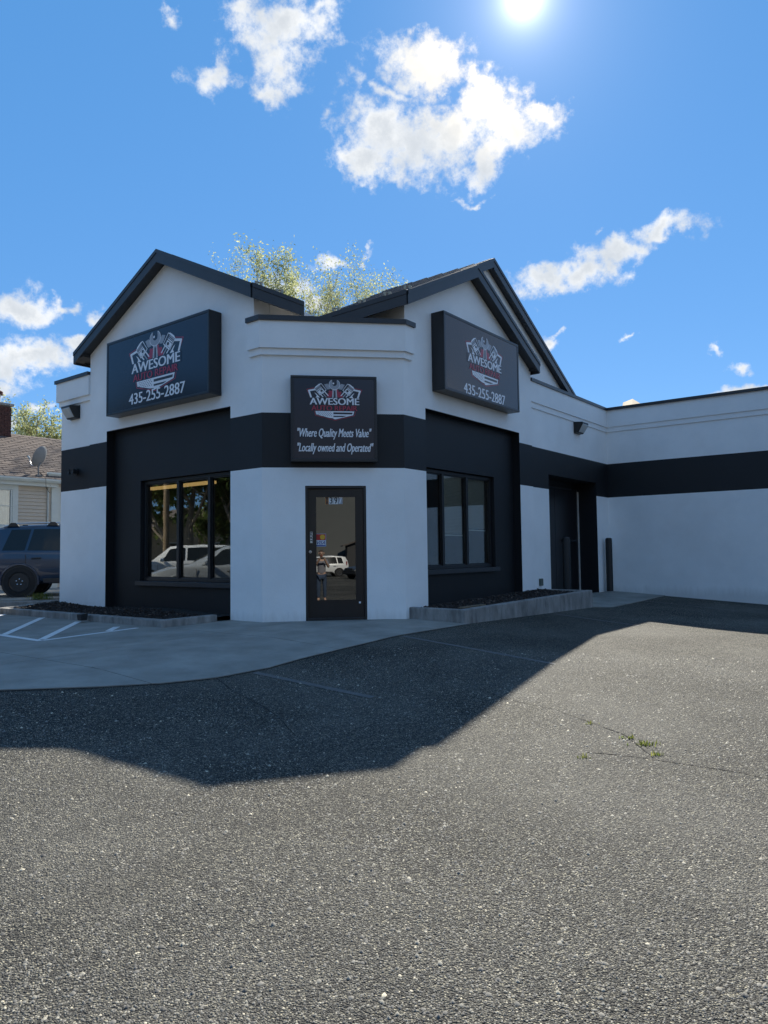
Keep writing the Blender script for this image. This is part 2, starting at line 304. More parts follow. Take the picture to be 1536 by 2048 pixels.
# ------------------------------------------------------------------ mesh helpers
ORG = {}
class MB:
    def __init__(s, xf=None): s.v = []; s.f = []; s.mi = []; s.xf = xf
    def add(s, vs, fs, mi=0):
        k = len(s.v)
        for p in vs: s.v.append(tuple(s.xf(*p)) if s.xf else tuple(p))
        for f in fs: s.f.append(tuple(i+k for i in f)); s.mi.append(mi)
        return s
    def box(s, x0, x1, y0, y1, z0, z1, mi=0):
        return s.add([(x0,y0,z0),(x1,y0,z0),(x1,y1,z0),(x0,y1,z0),(x0,y0,z1),(x1,y0,z1),(x1,y1,z1),(x0,y1,z1)],
              [(0,3,2,1),(4,5,6,7),(0,1,5,4),(1,2,6,5),(2,3,7,6),(3,0,4,7)], mi)
    def loft2(s, A, B, mi=0):
        n = len(A); fs = [tuple(range(n))[::-1], tuple(range(n,2*n))]
        for i in range(n): j = (i+1) % n; fs.append((i,j,n+j,n+i))
        return s.add(list(A)+list(B), fs, mi)
    def prism(s, poly, z0, z1, mi=0): return s.loft2([(x,y,z0) for x,y in poly], [(x,y,z1) for x,y in poly], mi)
    def slab(s, poly, zf, t, mi=0): return s.loft2([(x,y,zf(x,y)-t) for x,y in poly], [(x,y,zf(x,y)) for x,y in poly], mi)
    def board(s, p0, p1, out, t, h, mi=0):
        p0 = Vector(p0); p1 = Vector(p1); o = Vector(out).normalized()*t; d = Vector((0,0,-h))
        A = [p0, p0+o, p0+o+d, p0+d]; B = [p1, p1+o, p1+o+d, p1+d]
        return s.loft2([tuple(q) for q in A], [tuple(q) for q in B], mi)
    def tube(s, path, rad, n=8, mi=0, cap=True):
        P = [Vector(p) for p in path]; k = len(P); rs = rad if isinstance(rad, (list, tuple)) else [rad]*k
        vs = []; fs = []; prev = None
        for i, p in enumerate(P):
            t = (P[min(i+1,k-1)]-P[max(i-1,0)]).normalized()
            ref = prev if prev is not None else (Vector((0,0,1)) if abs(t.z) < .9 else Vector((1,0,0)))
            x = (ref - t*ref.dot(t)).normalized(); y = t.cross(x); prev = x
            for j in range(n):
                a_ = 2*math.pi*j/n; vs.append(tuple(p + (x*math.cos(a_)+y*math.sin(a_))*rs[i]))
        for i in range(k-1):
            for j in range(n): fs.append((i*n+j, i*n+(j+1)%n, (i+1)*n+(j+1)%n, (i+1)*n+j))
        if cap: fs.append(tuple(range(n))[::-1]); fs.append(tuple(range((k-1)*n, k*n)))
        return s.add(vs, fs, mi)
    def lathe(s, prof, c=(0,0,0), axis='z', n=24, mi=0):
        vs = []; fs = []; k = len(prof)
        for r_, h in prof:
            for j in range(n):
                a_ = 2*math.pi*j/n; x, y = r_*math.cos(a_), r_*math.sin(a_)
                q = (x,y,h) if axis == 'z' else ((x,h,y) if axis == 'y' else (h,x,y))
                vs.append((q[0]+c[0], q[1]+c[1], q[2]+c[2]))
        for i in range(k-1):
            for j in range(n): fs.append((i*n+j, i*n+(j+1)%n, (i+1)*n+(j+1)%n, (i+1)*n+j))
        fs.append(tuple(range(n))[::-1]); fs.append(tuple(range((k-1)*n, k*n)))
        return s.add(vs, fs, mi)
    def build(s, name, m, parent=None, bevel=0, smooth=None, org=None, recalc=True):
        o_ = org if org is not None else (ORG.get(parent.name, (0,0,0)) if parent is not None else (0,0,0))
        me = bpy.data.meshes.new(name)
        me.from_pydata([(x-o_[0], y-o_[1], z-o_[2]) for x,y,z in s.v], [], s.f)
        ms = m if isinstance(m, (list, tuple)) else [m]
        for q in ms: me.materials.append(q)
        if len(ms) > 1: me.polygons.foreach_set('material_index', s.mi)
        if recalc or bevel:
            bm = bmesh.new(); bm.from_mesh(me)
            if recalc: bmesh.ops.recalc_face_normals(bm, faces=bm.faces)
            if bevel:
                ed = [e for e in bm.edges if e.is_manifold and e.calc_face_angle(0) > .6]
                bmesh.ops.bevel(bm, geom=ed, offset=bevel, segments=2, affect='EDGES', profile=.6, clamp_overlap=True)
            bm.to_mesh(me); bm.free()
        if smooth is not None:
            me.shade_smooth(); me.set_sharp_from_angle(angle=R(smooth))
        ob = bpy.data.objects.new(name, me); COL.objects.link(ob)
        if parent is not None: ob.parent = parent; ORG[ob.name] = o_
        return ob
def tag(o, label=None, cat=None, group=None, kind=None):
    if label: o['label'] = label
    if cat: o['category'] = cat
    if group: o['group'] = group
    if kind: o['kind'] = kind
    return o
def thing(name, label, cat, org, group=None, kind=None):
    """an Empty standing in the building's frame at (a, b, z); parts are given in that frame"""
    e = bpy.data.objects.new(name, None); COL.objects.link(e); e.empty_display_size = .2
    e.location = W(*org); e.rotation_euler = (0,0,ANG); ORG[e.name] = tuple(org)
    return tag(e, label, cat, group, kind)
def thingw(name, label, cat, loc, rz=0, group=None, kind=None):
    e = bpy.data.objects.new(name, None); COL.objects.link(e); e.location = loc; e.rotation_euler = (0,0,rz); e.empty_display_size = .2
    ORG[e.name] = (0,0,0); return tag(e, label, cat, group, kind)
def wld(mb):      # building frame -> world coordinates
    mb.v = [tuple(W(*p)) for p in mb.v]; return mb
def copy_tree(o, parent=None):
    c = o.copy(); COL.objects.link(c)
    if parent is not None: c.parent = parent
    for ch in list(o.children): copy_tree(ch, c)
    return c
def lerp(a, b, t): return a+(b-a)*t
_txt = {}
def text_mesh(s, off=0.0, shear=0.0):
    key = (s, off, shear)
    if key in _txt: return _txt[key]
    cu = bpy.data.curves.new('t', 'FONT'); cu.body = s; cu.offset = off; cu.shear = shear; cu.resolution_u = 3; cu.fill_mode = 'FRONT'
    ob = bpy.data.objects.new('t', cu); COL.objects.link(ob); bpy.context.view_layer.update()
    me = ob.evaluated_get(bpy.context.evaluated_depsgraph_get()).to_mesh()
    v = [tuple(q.co) for q in me.vertices]; f = [tuple(p.vertices) for p in me.polygons]
    x0 = min(q[0] for q in v); x1 = max(q[0] for q in v); y0 = min(q[1] for q in v); y1 = max(q[1] for q in v)
    v = [((q[0]-x0)/(x1-x0), (q[1]-y0)/(y1-y0)) for q in v]
    ob.evaluated_get(bpy.context.evaluated_depsgraph_get()).to_mesh_clear()
    bpy.data.objects.remove(ob); bpy.data.curves.remove(cu)
    _txt[key] = (v, f); return _txt[key]
def text_part(s, P, x0, x1, ytop, ybot, d, m, parent, name='lettering', off=.0, shear=0, top_scale=1.0):
    v, f = text_mesh(s, 0.0, shear); mb = MB(); bw = off*abs(ytop-ybot)*(1 if x1 > x0 else -1)
    for i, sh_ in enumerate((0,-1,1) if off > 0 else (0,)):     # strokes thickened by two shifted prints
        mb.add([P(lerp(x0+bw,x1-bw,a_)+sh_*bw, lerp(ybot,ytop,b_), d+.0002*i) for a_, b_ in v], f)
    return mb.build(name, m, parent, recalc=False)

# ================================================================== GROUND
def lines(*seg): return np.unique(np.round(np.concatenate([np.arange(*s) for s in seg]), 4))
ga = lines((-1500,-200,260),(-200,-30,17),(-30,-16,2),(-16,14,.5),(14,40,4),(40,200,20),(200,1601,280))
gb = lines((-1500,-200,260),(-200,-30,17),(-30,-14,2),(-14,14,.5),(14,40,4),(40,200,20),(200,1601,280))
AA, BB = np.meshgrid(ga, gb, indexing='ij'); ZZ = G(AA, BB)
ZZ = np.where(np.hypot(AA,BB) > 260, -1.6, ZZ)
mb = MB(); mb.v = [tuple(W(a, b, z)) for a, b, z in zip(AA.ravel(), BB.ravel(), ZZ.ravel())]
nb = len(gb); mb.f = [(i*nb+j, (i+1)*nb+j, (i+1)*nb+j+1, i*nb+j+1) for i in range(len(ga)-1) for j in range(nb-1)]
ground = mb.build('asphalt', asph, recalc=False, smooth=60); tag(ground, kind='structure')

def clip(poly, a0, a1, b0, b1):
    for ax, lim, sg in ((0,a0,1),(0,a1,-1),(1,b0,1),(1,b1,-1)):
        outp = []; n = len(poly)
        for i in range(n):
            p, q = poly[i], poly[(i+1)%n]; dp = (p[ax]-lim)*sg; dq = (q[ax]-lim)*sg
            if dp >= 0: outp.append(p)
            if (dp >= 0) != (dq >= 0):
                t = dp/(dp-dq); outp.append((lerp(p[0],q[0],t), lerp(p[1],q[1],t)))
        poly = outp
        if len(poly) < 3: return []
    return poly
def sheet(poly, dz, name, m, parent, rect=None, step=.45, skirt=.05):
    """surface that follows the ground dz above it, with a skirt round its outline"""
    if rect: poly = clip(poly, *rect)
    if len(poly) < 3: return None
    mb = MB(); As = [p[0] for p in poly]; Bs = [p[1] for p in poly]
    for i in range(int((max(As)-min(As))/step)+1):
        for j in range(int((max(Bs)-min(Bs))/step)+1):
            c = clip(poly, min(As)+i*step, min(As)+(i+1)*step, min(Bs)+j*step, min(Bs)+(j+1)*step)
            if len(c) >= 3: mb.add([(a, b, float(G(a,b))+dz) for a, b in c], [tuple(range(len(c)))])
    if skirt:
        n = len(poly)
        for i in range(n):
            p, q = poly[i], poly[(i+1)%n]; k = max(1, int(math.dist(p,q)/.5))
            for t in range(k):
                s0 = (lerp(p[0],q[0],t/k), lerp(p[1],q[1],t/k)); s1 = (lerp(p[0],q[0],(t+1)/k), lerp(p[1],q[1],(t+1)/k))
                z0 = float(G(*s0))+dz; z1 = float(G(*s1))+dz
                mb.add([(*s0,z0),(*s1,z1),(*s1,z1-skirt),(*s0,z0-skirt)], [(0,1,2,3)])
    bm_ = wld(mb) if parent is None or parent.name not in ORG else mb
    o = bm_.build(name, m, parent)
    return o
def stripe(pts, w, dz, m, parent, name='painted_line', jag=0):
    mb = MB()
    for i in range(len(pts)-1):
        p, q = pts[i], pts[i+1]; d = Vector((q[0]-p[0], q[1]-p[1])).normalized(); nx, ny = -d.y*w/2, d.x*w/2
        k = max(1, int(math.dist(p,q)/(.12 if jag else .4))); row = []
        for t in range(k+1):
            a = lerp(p[0],q[0],t/k); b = lerp(p[1],q[1],t/k); j1 = (rnd.random()-.5)*jag; j2 = .4+rnd.random()*.8 if jag else 1
            row.append(((a+nx*j2+ny*j1*9, b+ny*j2+nx*j1*9), (a-nx*j2+ny*j1*9, b-ny*j2+nx*j1*9)))
        for t in range(k):
            c = [row[t][0], row[t+1][0], row[t+1][1], row[t][1]]
            mb.add([(a, b, float(G(a,b))+dz) for a, b in c], [(0,1,2,3)])
    return mb.build(name, m, parent, recalc=False) if parent.name in ORG else wld(mb).build(name, m, parent, recalc=False)

apron = thing('pavement', None, None, (0,0,0), kind='structure')
AP = [(-9.5,13),(-8.6,5),(-7.2,1.9),(-6.0,.5),(-4.99,-.2),(-4.3,-.74),(-3.8,-1.05),(-3.3,-1.23),(-2.6,-1.27),(-1.99,-1.17),(.24,-1.0),(2.07,-1.0),(2.3,.4),(.4,2.3),(-.2,2.5),(-.2,13)]
ca = [-9.6,-6.4,-3.9,-1.25,2.4]; cb = [-1.4,1.22,4.6,8.6,13.1]
gp = .006
for i in range(len(ca)-1):
    for j in range(len(cb)-1):
        sheet(AP, .014, 'slab', conc, apron, (ca[i]+gp, ca[i+1]-gp, cb[j]+gp, cb[j+1]-gp))
sheet([(6.3,.1),(6.55,-1.25),(7.01,-1.57),(9.2,-1.5),(11.3,-1.39),(11.3,.1)], .014, 'slab', conc, apron)
PZ = .018
for pts, w in (([(-3.05,4.2),(-3.08,2.85)], .10), ([(-3.05,2.86),(-1.49,2.93)], .10),
               ([(-3.02,4.1),(-1.36,6.22)], .11), ([(-3.0,2.98),(-1.42,4.83)], .11), ([(-1.95,3.0),(-1.56,3.4)], .11), ([(-3.05,5.6),(-1.36,7.75)], .11),
               ([(-3.05,4.2),(-3.02,9)], .10)):
    stripe(pts, w, PZ, linep, apron)
for pts in ([(-2.85,-1.31),(-2.79,-2.9)], [(.18,-1.05),(-.1,-3.5)], [(4.74,-1.3),(4.4,-3.0)], [(9.2,-1.55),(8.9,-3.6)]):
    stripe(pts, .09, .004, linef, ground)
for pts in ([(-3.3,-1.25),(-3.45,-1.6),(-3.54,-1.81),(-3.62,-2.1),(-3.68,-2.32),(-3.82,-2.68),(-4.09,-3.16)],
            [(-1.18,-2.45),(-1.5,-3.0),(-1.94,-3.78),(-2.0,-4.38),(-2.2,-4.78),(-2.38,-5.14),(-2.76,-5.46)],
            [(-2.99,-5.08),(-2.9,-5.3),(-2.85,-5.52),(-2.76,-6.06),(-2.8,-6.4)]):
    stripe(pts, .012, .004, crackm, ground, 'crack', jag=.004)

stripe(AP[3:12], .05, .005, soil, ground, 'crack', jag=.012)
# loose and bound stones of the worn surface, near the viewer
def stones(n, name):
    rs = np.random.RandomState(3)
    y = 1.75 + (rs.rand(n*2)**1.5)*7.8; x = (rs.rand(n*2)-.5)*1.25*(y+.35)
    a = (x-OX)*U[0]+(y-OY)*U[1]; b = (x-OX)*V[0]+(y-OY)*V[1]
    ok = ~((a > -5.2) & (b > -1.4+.0*a) & (a > -5.2-b*.9)) ; ok &= ~((b > -1.35) & (a > -4.0))
    x, y, a, b = x[ok][:n], y[ok][:n], a[ok][:n], b[ok][:n]; n = len(x); z = G(a, b)
    s = .0022 + .0042*rs.rand(n)**2.0 + (rs.rand(n) < .015)*.007; s *= 1+.06*np.clip(y-3,0,9)
    base = np.array([[1,0,0],[.2,.9,0],[-.9,.4,0],[-.7,-.7,0],[.5,-.8,0],[.1,.05,.8]])
    ang = rs.rand(n)*6.283; c, sn = np.cos(ang), np.sin(ang)
    j = 1+.5*(rs.rand(n,6,3)-.5)
    B = base[None]*j*s[:,None,None]; X = B[...,0]*c[:,None]-B[...,1]*sn[:,None]; Y = B[...,0]*sn[:,None]+B[...,1]*c[:,None]
    co = np.stack([X+x[:,None], Y+y[:,None], B[...,2]+z[:,None]+.0005], -1).reshape(-1,3)
    tri = np.array([[0,1,5],[1,2,5],[2,3,5],[3,4,5],[4,0,5]]); idx = (tri[None]+6*np.arange(n)[:,None,None]).reshape(-1)
    me = bpy.data.meshes.new(name); me.vertices.add(6*n); me.vertices.foreach_set('co', co.ravel().astype('f'))
    me.loops.add(len(idx)); me.loops.foreach_set('vertex_index', idx.astype('i')); me.polygons.add(len(idx)//3)
    me.polygons.foreach_set('loop_start', np.arange(0,len(idx),3).astype('i')); me.update(calc_edges=True); me.materials.append(pebm)
    o = bpy.data.objects.new(name, me); COL.objects.link(o); tag(o, 'small pale stones set in the worn asphalt', 'gravel', kind='stuff'); return o
stones(120000, 'gravel')

# ================================================================== THE SHOP
shop = thing('repair_shop', 'white and black stucco repair shop with two dark gables and a chamfered corner door', 'building', (0,0,0))
ZB1, ZB2, ZR = 2.5644, 3.4883, 3.7007
WB = [white, black]
def band_wall(box2, name='wall', zt=5.0, ztop=None):
    """a wall block with its painted band; box2(z0, z1, mi) adds one block"""
    mb = MB(); box2(mb, -.7, ZB1, 0); box2(mb, ZB1, ZB2, 1); box2(mb, ZB2, zt, 0); return mb.build(name, WB, shop)
RS = .18   # depth of the black recesses
# ---- left front
band_wall(lambda m,z0,z1,k: m.box(0,.4,SC,2.466,z0,z1,k), zt=ZR)
band_wall(lambda m,z0,z1,k: m.box(0,.4,6.358,7.0116,z0,z1,k), zt=ZR)
LP, LM = 6.93, .49
def zl(b): return LP-LM*abs(b-4.35)
mb = MB(); mb.loft2([(0,1.86,5.0),(0,1.86,zl(1.86)-.1),(0,4.35,LP-.1),(0,7.0116,zl(7.0116)-.1),(0,7.0116,ZR),(0,SC,ZR),(0,SC,5.0)], [(.35,1.86,5.0),(.35,1.86,zl(1.86)-.1),(.35,4.35,LP-.1),(.35,7.0116,zl(7.0116)-.1),(.35,7.0116,ZR),(.35,SC,ZR),(.35,SC,5.0)])
mb.build('gable_wall', white, shop)
def rec_wall(mkbox, lo, hi, w0, w1, z0, z1, name='window_bay_wall'):
    mb = MB()
    mkbox(mb, lo-.0, w0, -.7, ZR+.3); mkbox(mb, w1, hi+.02, -.7, ZR+.3); mkbox(mb, w0, w1, -.7, z0); mkbox(mb, w0, w1, z1, ZR+.3)
    return mb.build(name, black, shop)
rec_wall(lambda m,b0,b1,z0,z1: m.box(RS,.38,b0,b1,z0,z1), 2.3, 6.36, 2.46, 5.41, .62, 2.62)
mb = MB(); mb.box(.001,RS,6.352,6.358+.004,-.7,ZR); mb.box(.001,RS,2.462,2.471,-.7,ZR); mb.box(.001,RS,2.466,6.358,ZR-.006,ZR+.004); mb.build('bay_reveal', black, shop)
# ---- right front
band_wall(lambda m,z0,z1,k: m.box(TC,2.3749,0,.4,z0,z1,k), zt=ZR)
band_wall(lambda m,z0,z1,k: m.box(5.9694,6.5832,0,.4,z0,z1,k), zt=ZR)
RP, RMl, RMr = 6.75, .497, .527
def zr_(a): return RP-(RMl*(3.97-a) if a < 3.97 else RMr*(a-3.97))
pts = [(TC,5.0),(1.78,5.0),(1.78,zr_(1.78)-.1),(3.97,RP-.1),(6.5832,zr_(6.5832)-.1),(6.5832,ZR),(TC,ZR)]
MB().loft2([(a,0,z) for a,z in pts], [(a,.35,z) for a,z in pts]).build('gable_wall', white, shop)
rec_wall(lambda m,a0,a1,z0,z1: m.box(a0,a1,RS,.38,z0,z1), 2.2, 5.97, 2.36, 5.13, .80, 2.68)
mb = MB(); mb.box(2.371,2.38,.001,RS,-.7,ZR); mb.box(5.964,5.972,.001,RS,-.7,ZR); mb.box(2.3749,5.9694,.001,RS,ZR-.006,ZR+.004); mb.build('bay_reveal', black, shop)
# ---- chamfered corner with the door
CE = Vector((TC,-SC)).normalized(); CN = Vector((-SC,-TC)).normalized(); CL = math.hypot(TC,SC)
def ch(s, d, z): return (CE.x*s+CN.x*d, SC+CE.y*s+CN.y*d, z)
DS0, DS1, DZ = .711, 1.735, 2.262
mb = MB(ch); mb.box(0,DS0,-.3,0,-.7,ZB1,0); mb.box(DS1,CL,-.3,0,-.7,ZB1,0); mb.box(DS0,DS1,-.3,0,DZ,ZB1,0); mb.box(DS0,DS1,-.3,-.001,-.7,.0,0)
mb.box(0,CL,-.3,0,ZB1,ZB2,1); mb.box(0,CL,-.3,0,ZB2,5.03,0); mb.build('wall', WB, shop)
def wrap(p, z0, z1, name, m, e=1.95):
    k = .414*p
    poly = [(-p,e),(-p,SC-k),(TC-k,-p),(e,-p),(e,.03),(TC,.03),(.03,SC),(.03,e)]
    # convex pieces
    mb = MB(); mb.prism([(-p,e),(-p,SC-k),(.03,SC),(.03,e)], z0, z1); mb.prism([(-p,SC-k),(TC-k,-p),(TC,.03),(.03,SC)], z0, z1); mb.prism([(TC-k,-p),(e,-p),(e,.03),(TC,.03)], z0, z1)
    bm = mb.build(name, m, shop); return bm
wrap(.045, 4.46, 4.57, 'cornice_lower_band', white, 1.94); wrap(.085, 4.57, 5.03, 'cornice', white); wrap(.12, 5.03, 5.112, 'parapet_cap', trim)
mb = MB(); mb.prism([(.02,SC+.02),(TC+.02,.02),(TC+.3,.3),(.3,SC+.3)], 4.6, 4.9); mb.build('parapet_gutter_roof', roofm, shop)
# ---- left wing
band_wall(lambda m,z0,z1,k: m.box(.05,1.05,7.0116,8.27,z0,z1,k), zt=4.98)
MB().box(.005,1.05,7.0116,8.31,4.46,4.57).build('cornice_lower_band', white, shop); MB().box(-.04,1.09,7.0116,8.36,4.57,4.985).build('cornice', white, shop); MB().box(-.07,1.12,7.0116,8.40,4.985,5.06).build('parapet_cap', trim, shop)
# ---- right wing, side door and far wall
KB, KA = .05, 11.2484
SD0, SD1, SDZ = 7.50, 10.42, 2.92
mb = MB(); mb.box(6.5832,SD0,KB,KB+.4,-.7,ZB1,0); mb.box(SD1,KA+.3,KB,KB+.4,-.7,ZB1,0)
mb.box(6.5832,SD0,KB,KB+.4,ZB1,ZB2,1); mb.box(SD1,KA+.3,KB,KB+.4,ZB1,ZB2,1); mb.box(SD0,SD1,KB,KB+.4,SDZ,ZB2,1); mb.box(6.5832,KA+.3,KB,KB+.4,ZB2,4.9,0); mb.build('wall', WB, shop)
FB = -16.0
mb = MB(); mb.box(KA,KA+.4,FB,KB+.2,-1.2,ZB1,0); mb.box(KA,KA+.4,FB,KB+.2,ZB1,ZB2,1); mb.box(KA,KA+.4,FB,KB+.2,ZB2,4.9,0); mb.build('wall', WB, shop)
def ell(p, z0, z1, name, m):
    mb = MB(); mb.loft2([(6.5832,KB-p,z0),(KA-p,KB-p,z0),(KA+.02,KB+.02,z0),(6.5832,KB+.02,z0)], [(6.5832,KB-p,z1),(KA-p,KB-p,z1),(KA+.02,KB+.02,z1),(6.5832,KB+.02,z1)])
    mb.loft2([(KA-p,KB-p,z0),(KA-p,FB,z0),(KA+.02,FB,z0),(KA+.02,KB+.02,z0)], [(KA-p,KB-p,z1),(KA-p,FB,z1),(KA+.02,FB,z1),(KA+.02,KB+.02,z1)])
    return mb.build(name, m, shop)
ell(.025, 4.37, 4.50, 'cornice_lower_band', white); ell(.05, 4.50, 4.962, 'cornice', white)
mb = MB(); mb.box(6.5832,KA-.1,KB-.08,KB+.3,4.962,5.035); mb.box(KA-.1,KA+.35,FB,KB+.3,4.962,5.035); mb.build('parapet_cap', trim, shop)
mb = MB(); mb.box(KA+.4,22,FB,9,-1.2,4.7); mb.box(.45,KA,7.02,7.3,-.7,4.6); mb.box(2.1,KA,.55,7.3,4.45,4.6); mb.box(.4,2.1,2.0,7.02,4.45,4.6); mb.build('rear_block', white, shop)
mb = MB(); mb.box(.36,2.4,1.86,2.05,4.6,zl(1.86)-.16); mb.box(1.78,1.97,.36,2.4,4.6,zr_(1.78)-.16); mb.build('gable_return_wall', white, shop)
# side door in its deep black opening
mb = MB(); dB = .62
mb.box(SD0-.004,SD0+.004,KB+.002,dB,-.3,SDZ); mb.box(SD1-.004,SD1+.004,KB+.002,dB,-.3,SDZ); mb.box(SD0,SD1,KB+.002,dB,SDZ-.006,SDZ+.004); mb.box(SD0-.3,SD1+.3,dB,dB+.1,-.3,SDZ+.2)
mb.build('doorway_reveal', black, shop)
sd = MB().box(SD0+.05,SD1-.06,dB-.05,dB-.004,.02,SDZ-.16).build('side_door', doorm, shop, bevel=.006)
MB().box(SD1-.058,SD1-.018,dB-.075,dB-.006,.03,2.70).build('weatherstrip', gapm, sd)
mb = MB(); mb.box(SD1-1.15,SD1-.25,dB-.13,dB-.09,1.36,1.40); mb.box(SD1-1.12,SD1-1.06,dB-.10,dB-.05,1.35,1.41); mb.box(SD1-.34,SD1-.28,dB-.10,dB-.05,1.35,1.41); mb.build('push_bar', trim, sd)
mb = MB(); mb.box(SD0+.06,SD1-.5,dB-.08,dB-.052,SDZ-.20,SDZ-.17); mb.build('header_strip', trim, sd)
mb = MB(); mb.box(8.93,8.945,dB-.053,dB-.049,.03,2.7); mb.build('door_joint', black, sd)

# ---- roofs
def zL(a, b): return LP-LM*abs(b-4.35)
def zRl(a, b): return RP-RMl*(3.97-a)
mb = MB(); T = .06
def offp(p, z): return (p[0],p[1],z)
Lright = [(-.215,4.35),(-.215,1.70),(.05,1.72),(.60,1.285),(3.72,4.35)]
mb.slab(Lright, zL, T); mb.slab([(-.215,4.35),(3.72,4.35),(3.72,7.33),(-.215,7.33)], zL, T)
roofL = mb.build('roof', roofm, shop)
mb = MB(); RPK = (5.35, RP+RMl*(5.35-3.97)); RMb = .548
def zRr(a, b): return RPK[1]-RMb*(a-5.35)
mb.slab([(1.62,-.215),(3.97,-.215),(3.97,.185),(5.35,.185),(5.35,3.0),(3.2,2.2),(.78,1.09),(1.5,.12)], zRl, T)
mb.slab([(3.97,-.215),(6.66,-.215),(6.66,.45),(3.97,.45)], lambda a,b: RP-RMr*(a-3.97), T)
mb.slab([(5.35,.185),(9.95,.185),(9.95,3.0),(5.35,3.0)], zRr, T)
roofR = mb.build('roof', roofm, shop)
# standing seams
for a in np.arange(.15, 4.0, .42):
    b0 = .06+(1.285+(a-.6)*.982 if a > .6 else lerp(1.70, 1.30, max(0,a)/.6))
    if b0 > 4.2: continue
    MB().loft2([(a-.012,4.35,LP),(a+.012,4.35,LP),(a+.012,4.35,LP+.022),(a-.012,4.35,LP+.022)], [(a-.012,b0,zl(b0)),(a+.012,b0,zl(b0)),(a+.012,b0,zl(b0)+.022),(a-.012,b0,zl(b0)+.022)]).build('roof_seam', roofm, roofL)
for b in np.arange(-.15, 2.9, .42):
    a1 = 3.97 if b < .18 else 5.35
    a0 = .07+(1.62-b*.1 if b < .15 else (lerp(1.5,.80,(b-.12)/.97) if b < 1.09 else .78+(b-1.09)*2.3))
    if a0 > a1-.2: continue
    z0, z1 = zRl(a0,0), zRl(a1,0)
    MB().loft2([(a0,b-.012,z0),(a0,b+.012,z0),(a0,b+.012,z0+.022),(a0,b-.012,z0+.022)], [(a1,b-.012,z1),(a1,b+.012,z1),(a1,b+.012,z1+.022),(a1,b-.012,z1+.022)]).build('roof_seam', roofm, roofR)
# fascia boards and soffits
FH = .195
def fasc(p0, p1, out, parent, h=FH, name='fascia'):
    mb = MB(); mb.board((p0[0],p0[1],p0[2]-.045), (p1[0],p1[1],p1[2]-.045), out, .03, h)
    mb.board((p0[0],p0[1],p0[2]+.012), (p1[0],p1[1],p1[2]+.012), out, .042, .075); return mb.build(name, trim, parent)
oA = -.185
fasc((oA,4.35,LP),(oA,7.32,zl(7.32)),(-1,0,0),roofL); fasc((oA,4.35,LP),(oA,1.70,zl(1.70)),(-1,0,0),roofL)
fasc((oA,1.70,zl(1.70)),(.60,1.27,zl(1.27)),(-.5,-.85,0),roofL); fasc((oA,7.32,zl(7.32)),(3.0,7.32,zl(7.32)),(0,1,0),roofL)
oB = -.185
fasc((3.97,oB,RP),(1.60,oB,zr_(1.60)),(0,-1,0),roofR); fasc((3.97,oB,RP),(6.63,oB,zr_(6.63)),(0,-1,0),roofR)
fasc((1.60,oB,zr_(1.60)),(.78,1.09,zr_(.78)),(-.85,-.5,0),roofR)
fasc((5.35,.215,RPK[1]),(9.92,.215,zRr(9.92,0)),(0,-1,0),roofR); fasc((5.35,.215,RPK[1]),(4.0,.215,zRl(4.0,0)),(0,-1,0),roofR,h=.15)
fasc((6.63,oB,zr_(6.63)),(6.63,.45,zr_(6.63)),(1,0,0),roofR)
def soffit(quad, z, parent):
    return MB().loft2([(a,b,z(a,b)-FH-.01) for a,b in quad], [(a,b,z(a,b)-FH+.01) for a,b in quad]).build('soffit', soff, parent)
soffit([(oA,4.35),(oA,7.32),(.02,7.32),(.02,4.35)], zL, roofL); soffit([(oA,4.35),(oA,1.70),(.02,1.70),(.02,4.35)], zL, roofL)
soffit([(oA,1.70),(.60,1.28),(1.22,1.90),(oA,1.90)], zL, roofL)
soffit([(3.97,oB),(6.62,oB),(6.62,.02),(3.97,.02)], lambda a,b: zr_(a), roofR); soffit([(3.97,oB),(1.60,oB),(1.60,.02),(3.97,.02)], lambda a,b: zr_(a), roofR)
soffit([(1.60,oB),(.78,1.09),(1.82,1.92),(1.82,oB)], zRl, roofR)
soffit([(5.35,.215),(9.92,.215),(9.92,.36),(5.35,.36)], zRr, roofR)
# soffit panel ribs
for t in np.linspace(.06,.95,8):
    a = lerp(-.1,1.0,t); b0 = 1.70-.71*(a+.1) if a < .58 else 1.28+(a-.6)
    MB().loft2([(a-.006,b0,zl(b0)-FH-.024),(a+.006,b0,zl(b0)-FH-.024),(a+.006,b0,zl(b0)-FH-.008),(a-.006,b0,zl(b0)-FH-.008)], [(a-.006,1.86,zl(1.86)-FH-.024),(a+.006,1.86,zl(1.86)-FH-.024),(a+.006,1.86,zl(1.86)-FH-.008),(a-.006,1.86,zl(1.86)-FH-.008)]).build('soffit_rib', trim, roofL)
for t in np.linspace(.02,.95,9):
    b = lerp(-.1,1.3,t); a0 = 1.60-.64*max(0,b+.1) if b < 1.09 else .9
    MB().loft2([(a0,b-.006,zRl(a0,0)-FH-.024),(a0,b+.006,zRl(a0,0)-FH-.024),(a0,b+.006,zRl(a0,0)-FH-.008),(a0,b-.006,zRl(a0,0)-FH-.008)], [(1.78,b-.006,zRl(1.78,0)-FH-.024),(1.78,b+.006,zRl(1.78,0)-FH-.024),(1.78,b+.006,zRl(1.78,0)-FH-.008),(1.78,b-.006,zRl(1.78,0)-FH-.008)]).build('soffit_rib', trim, roofR)
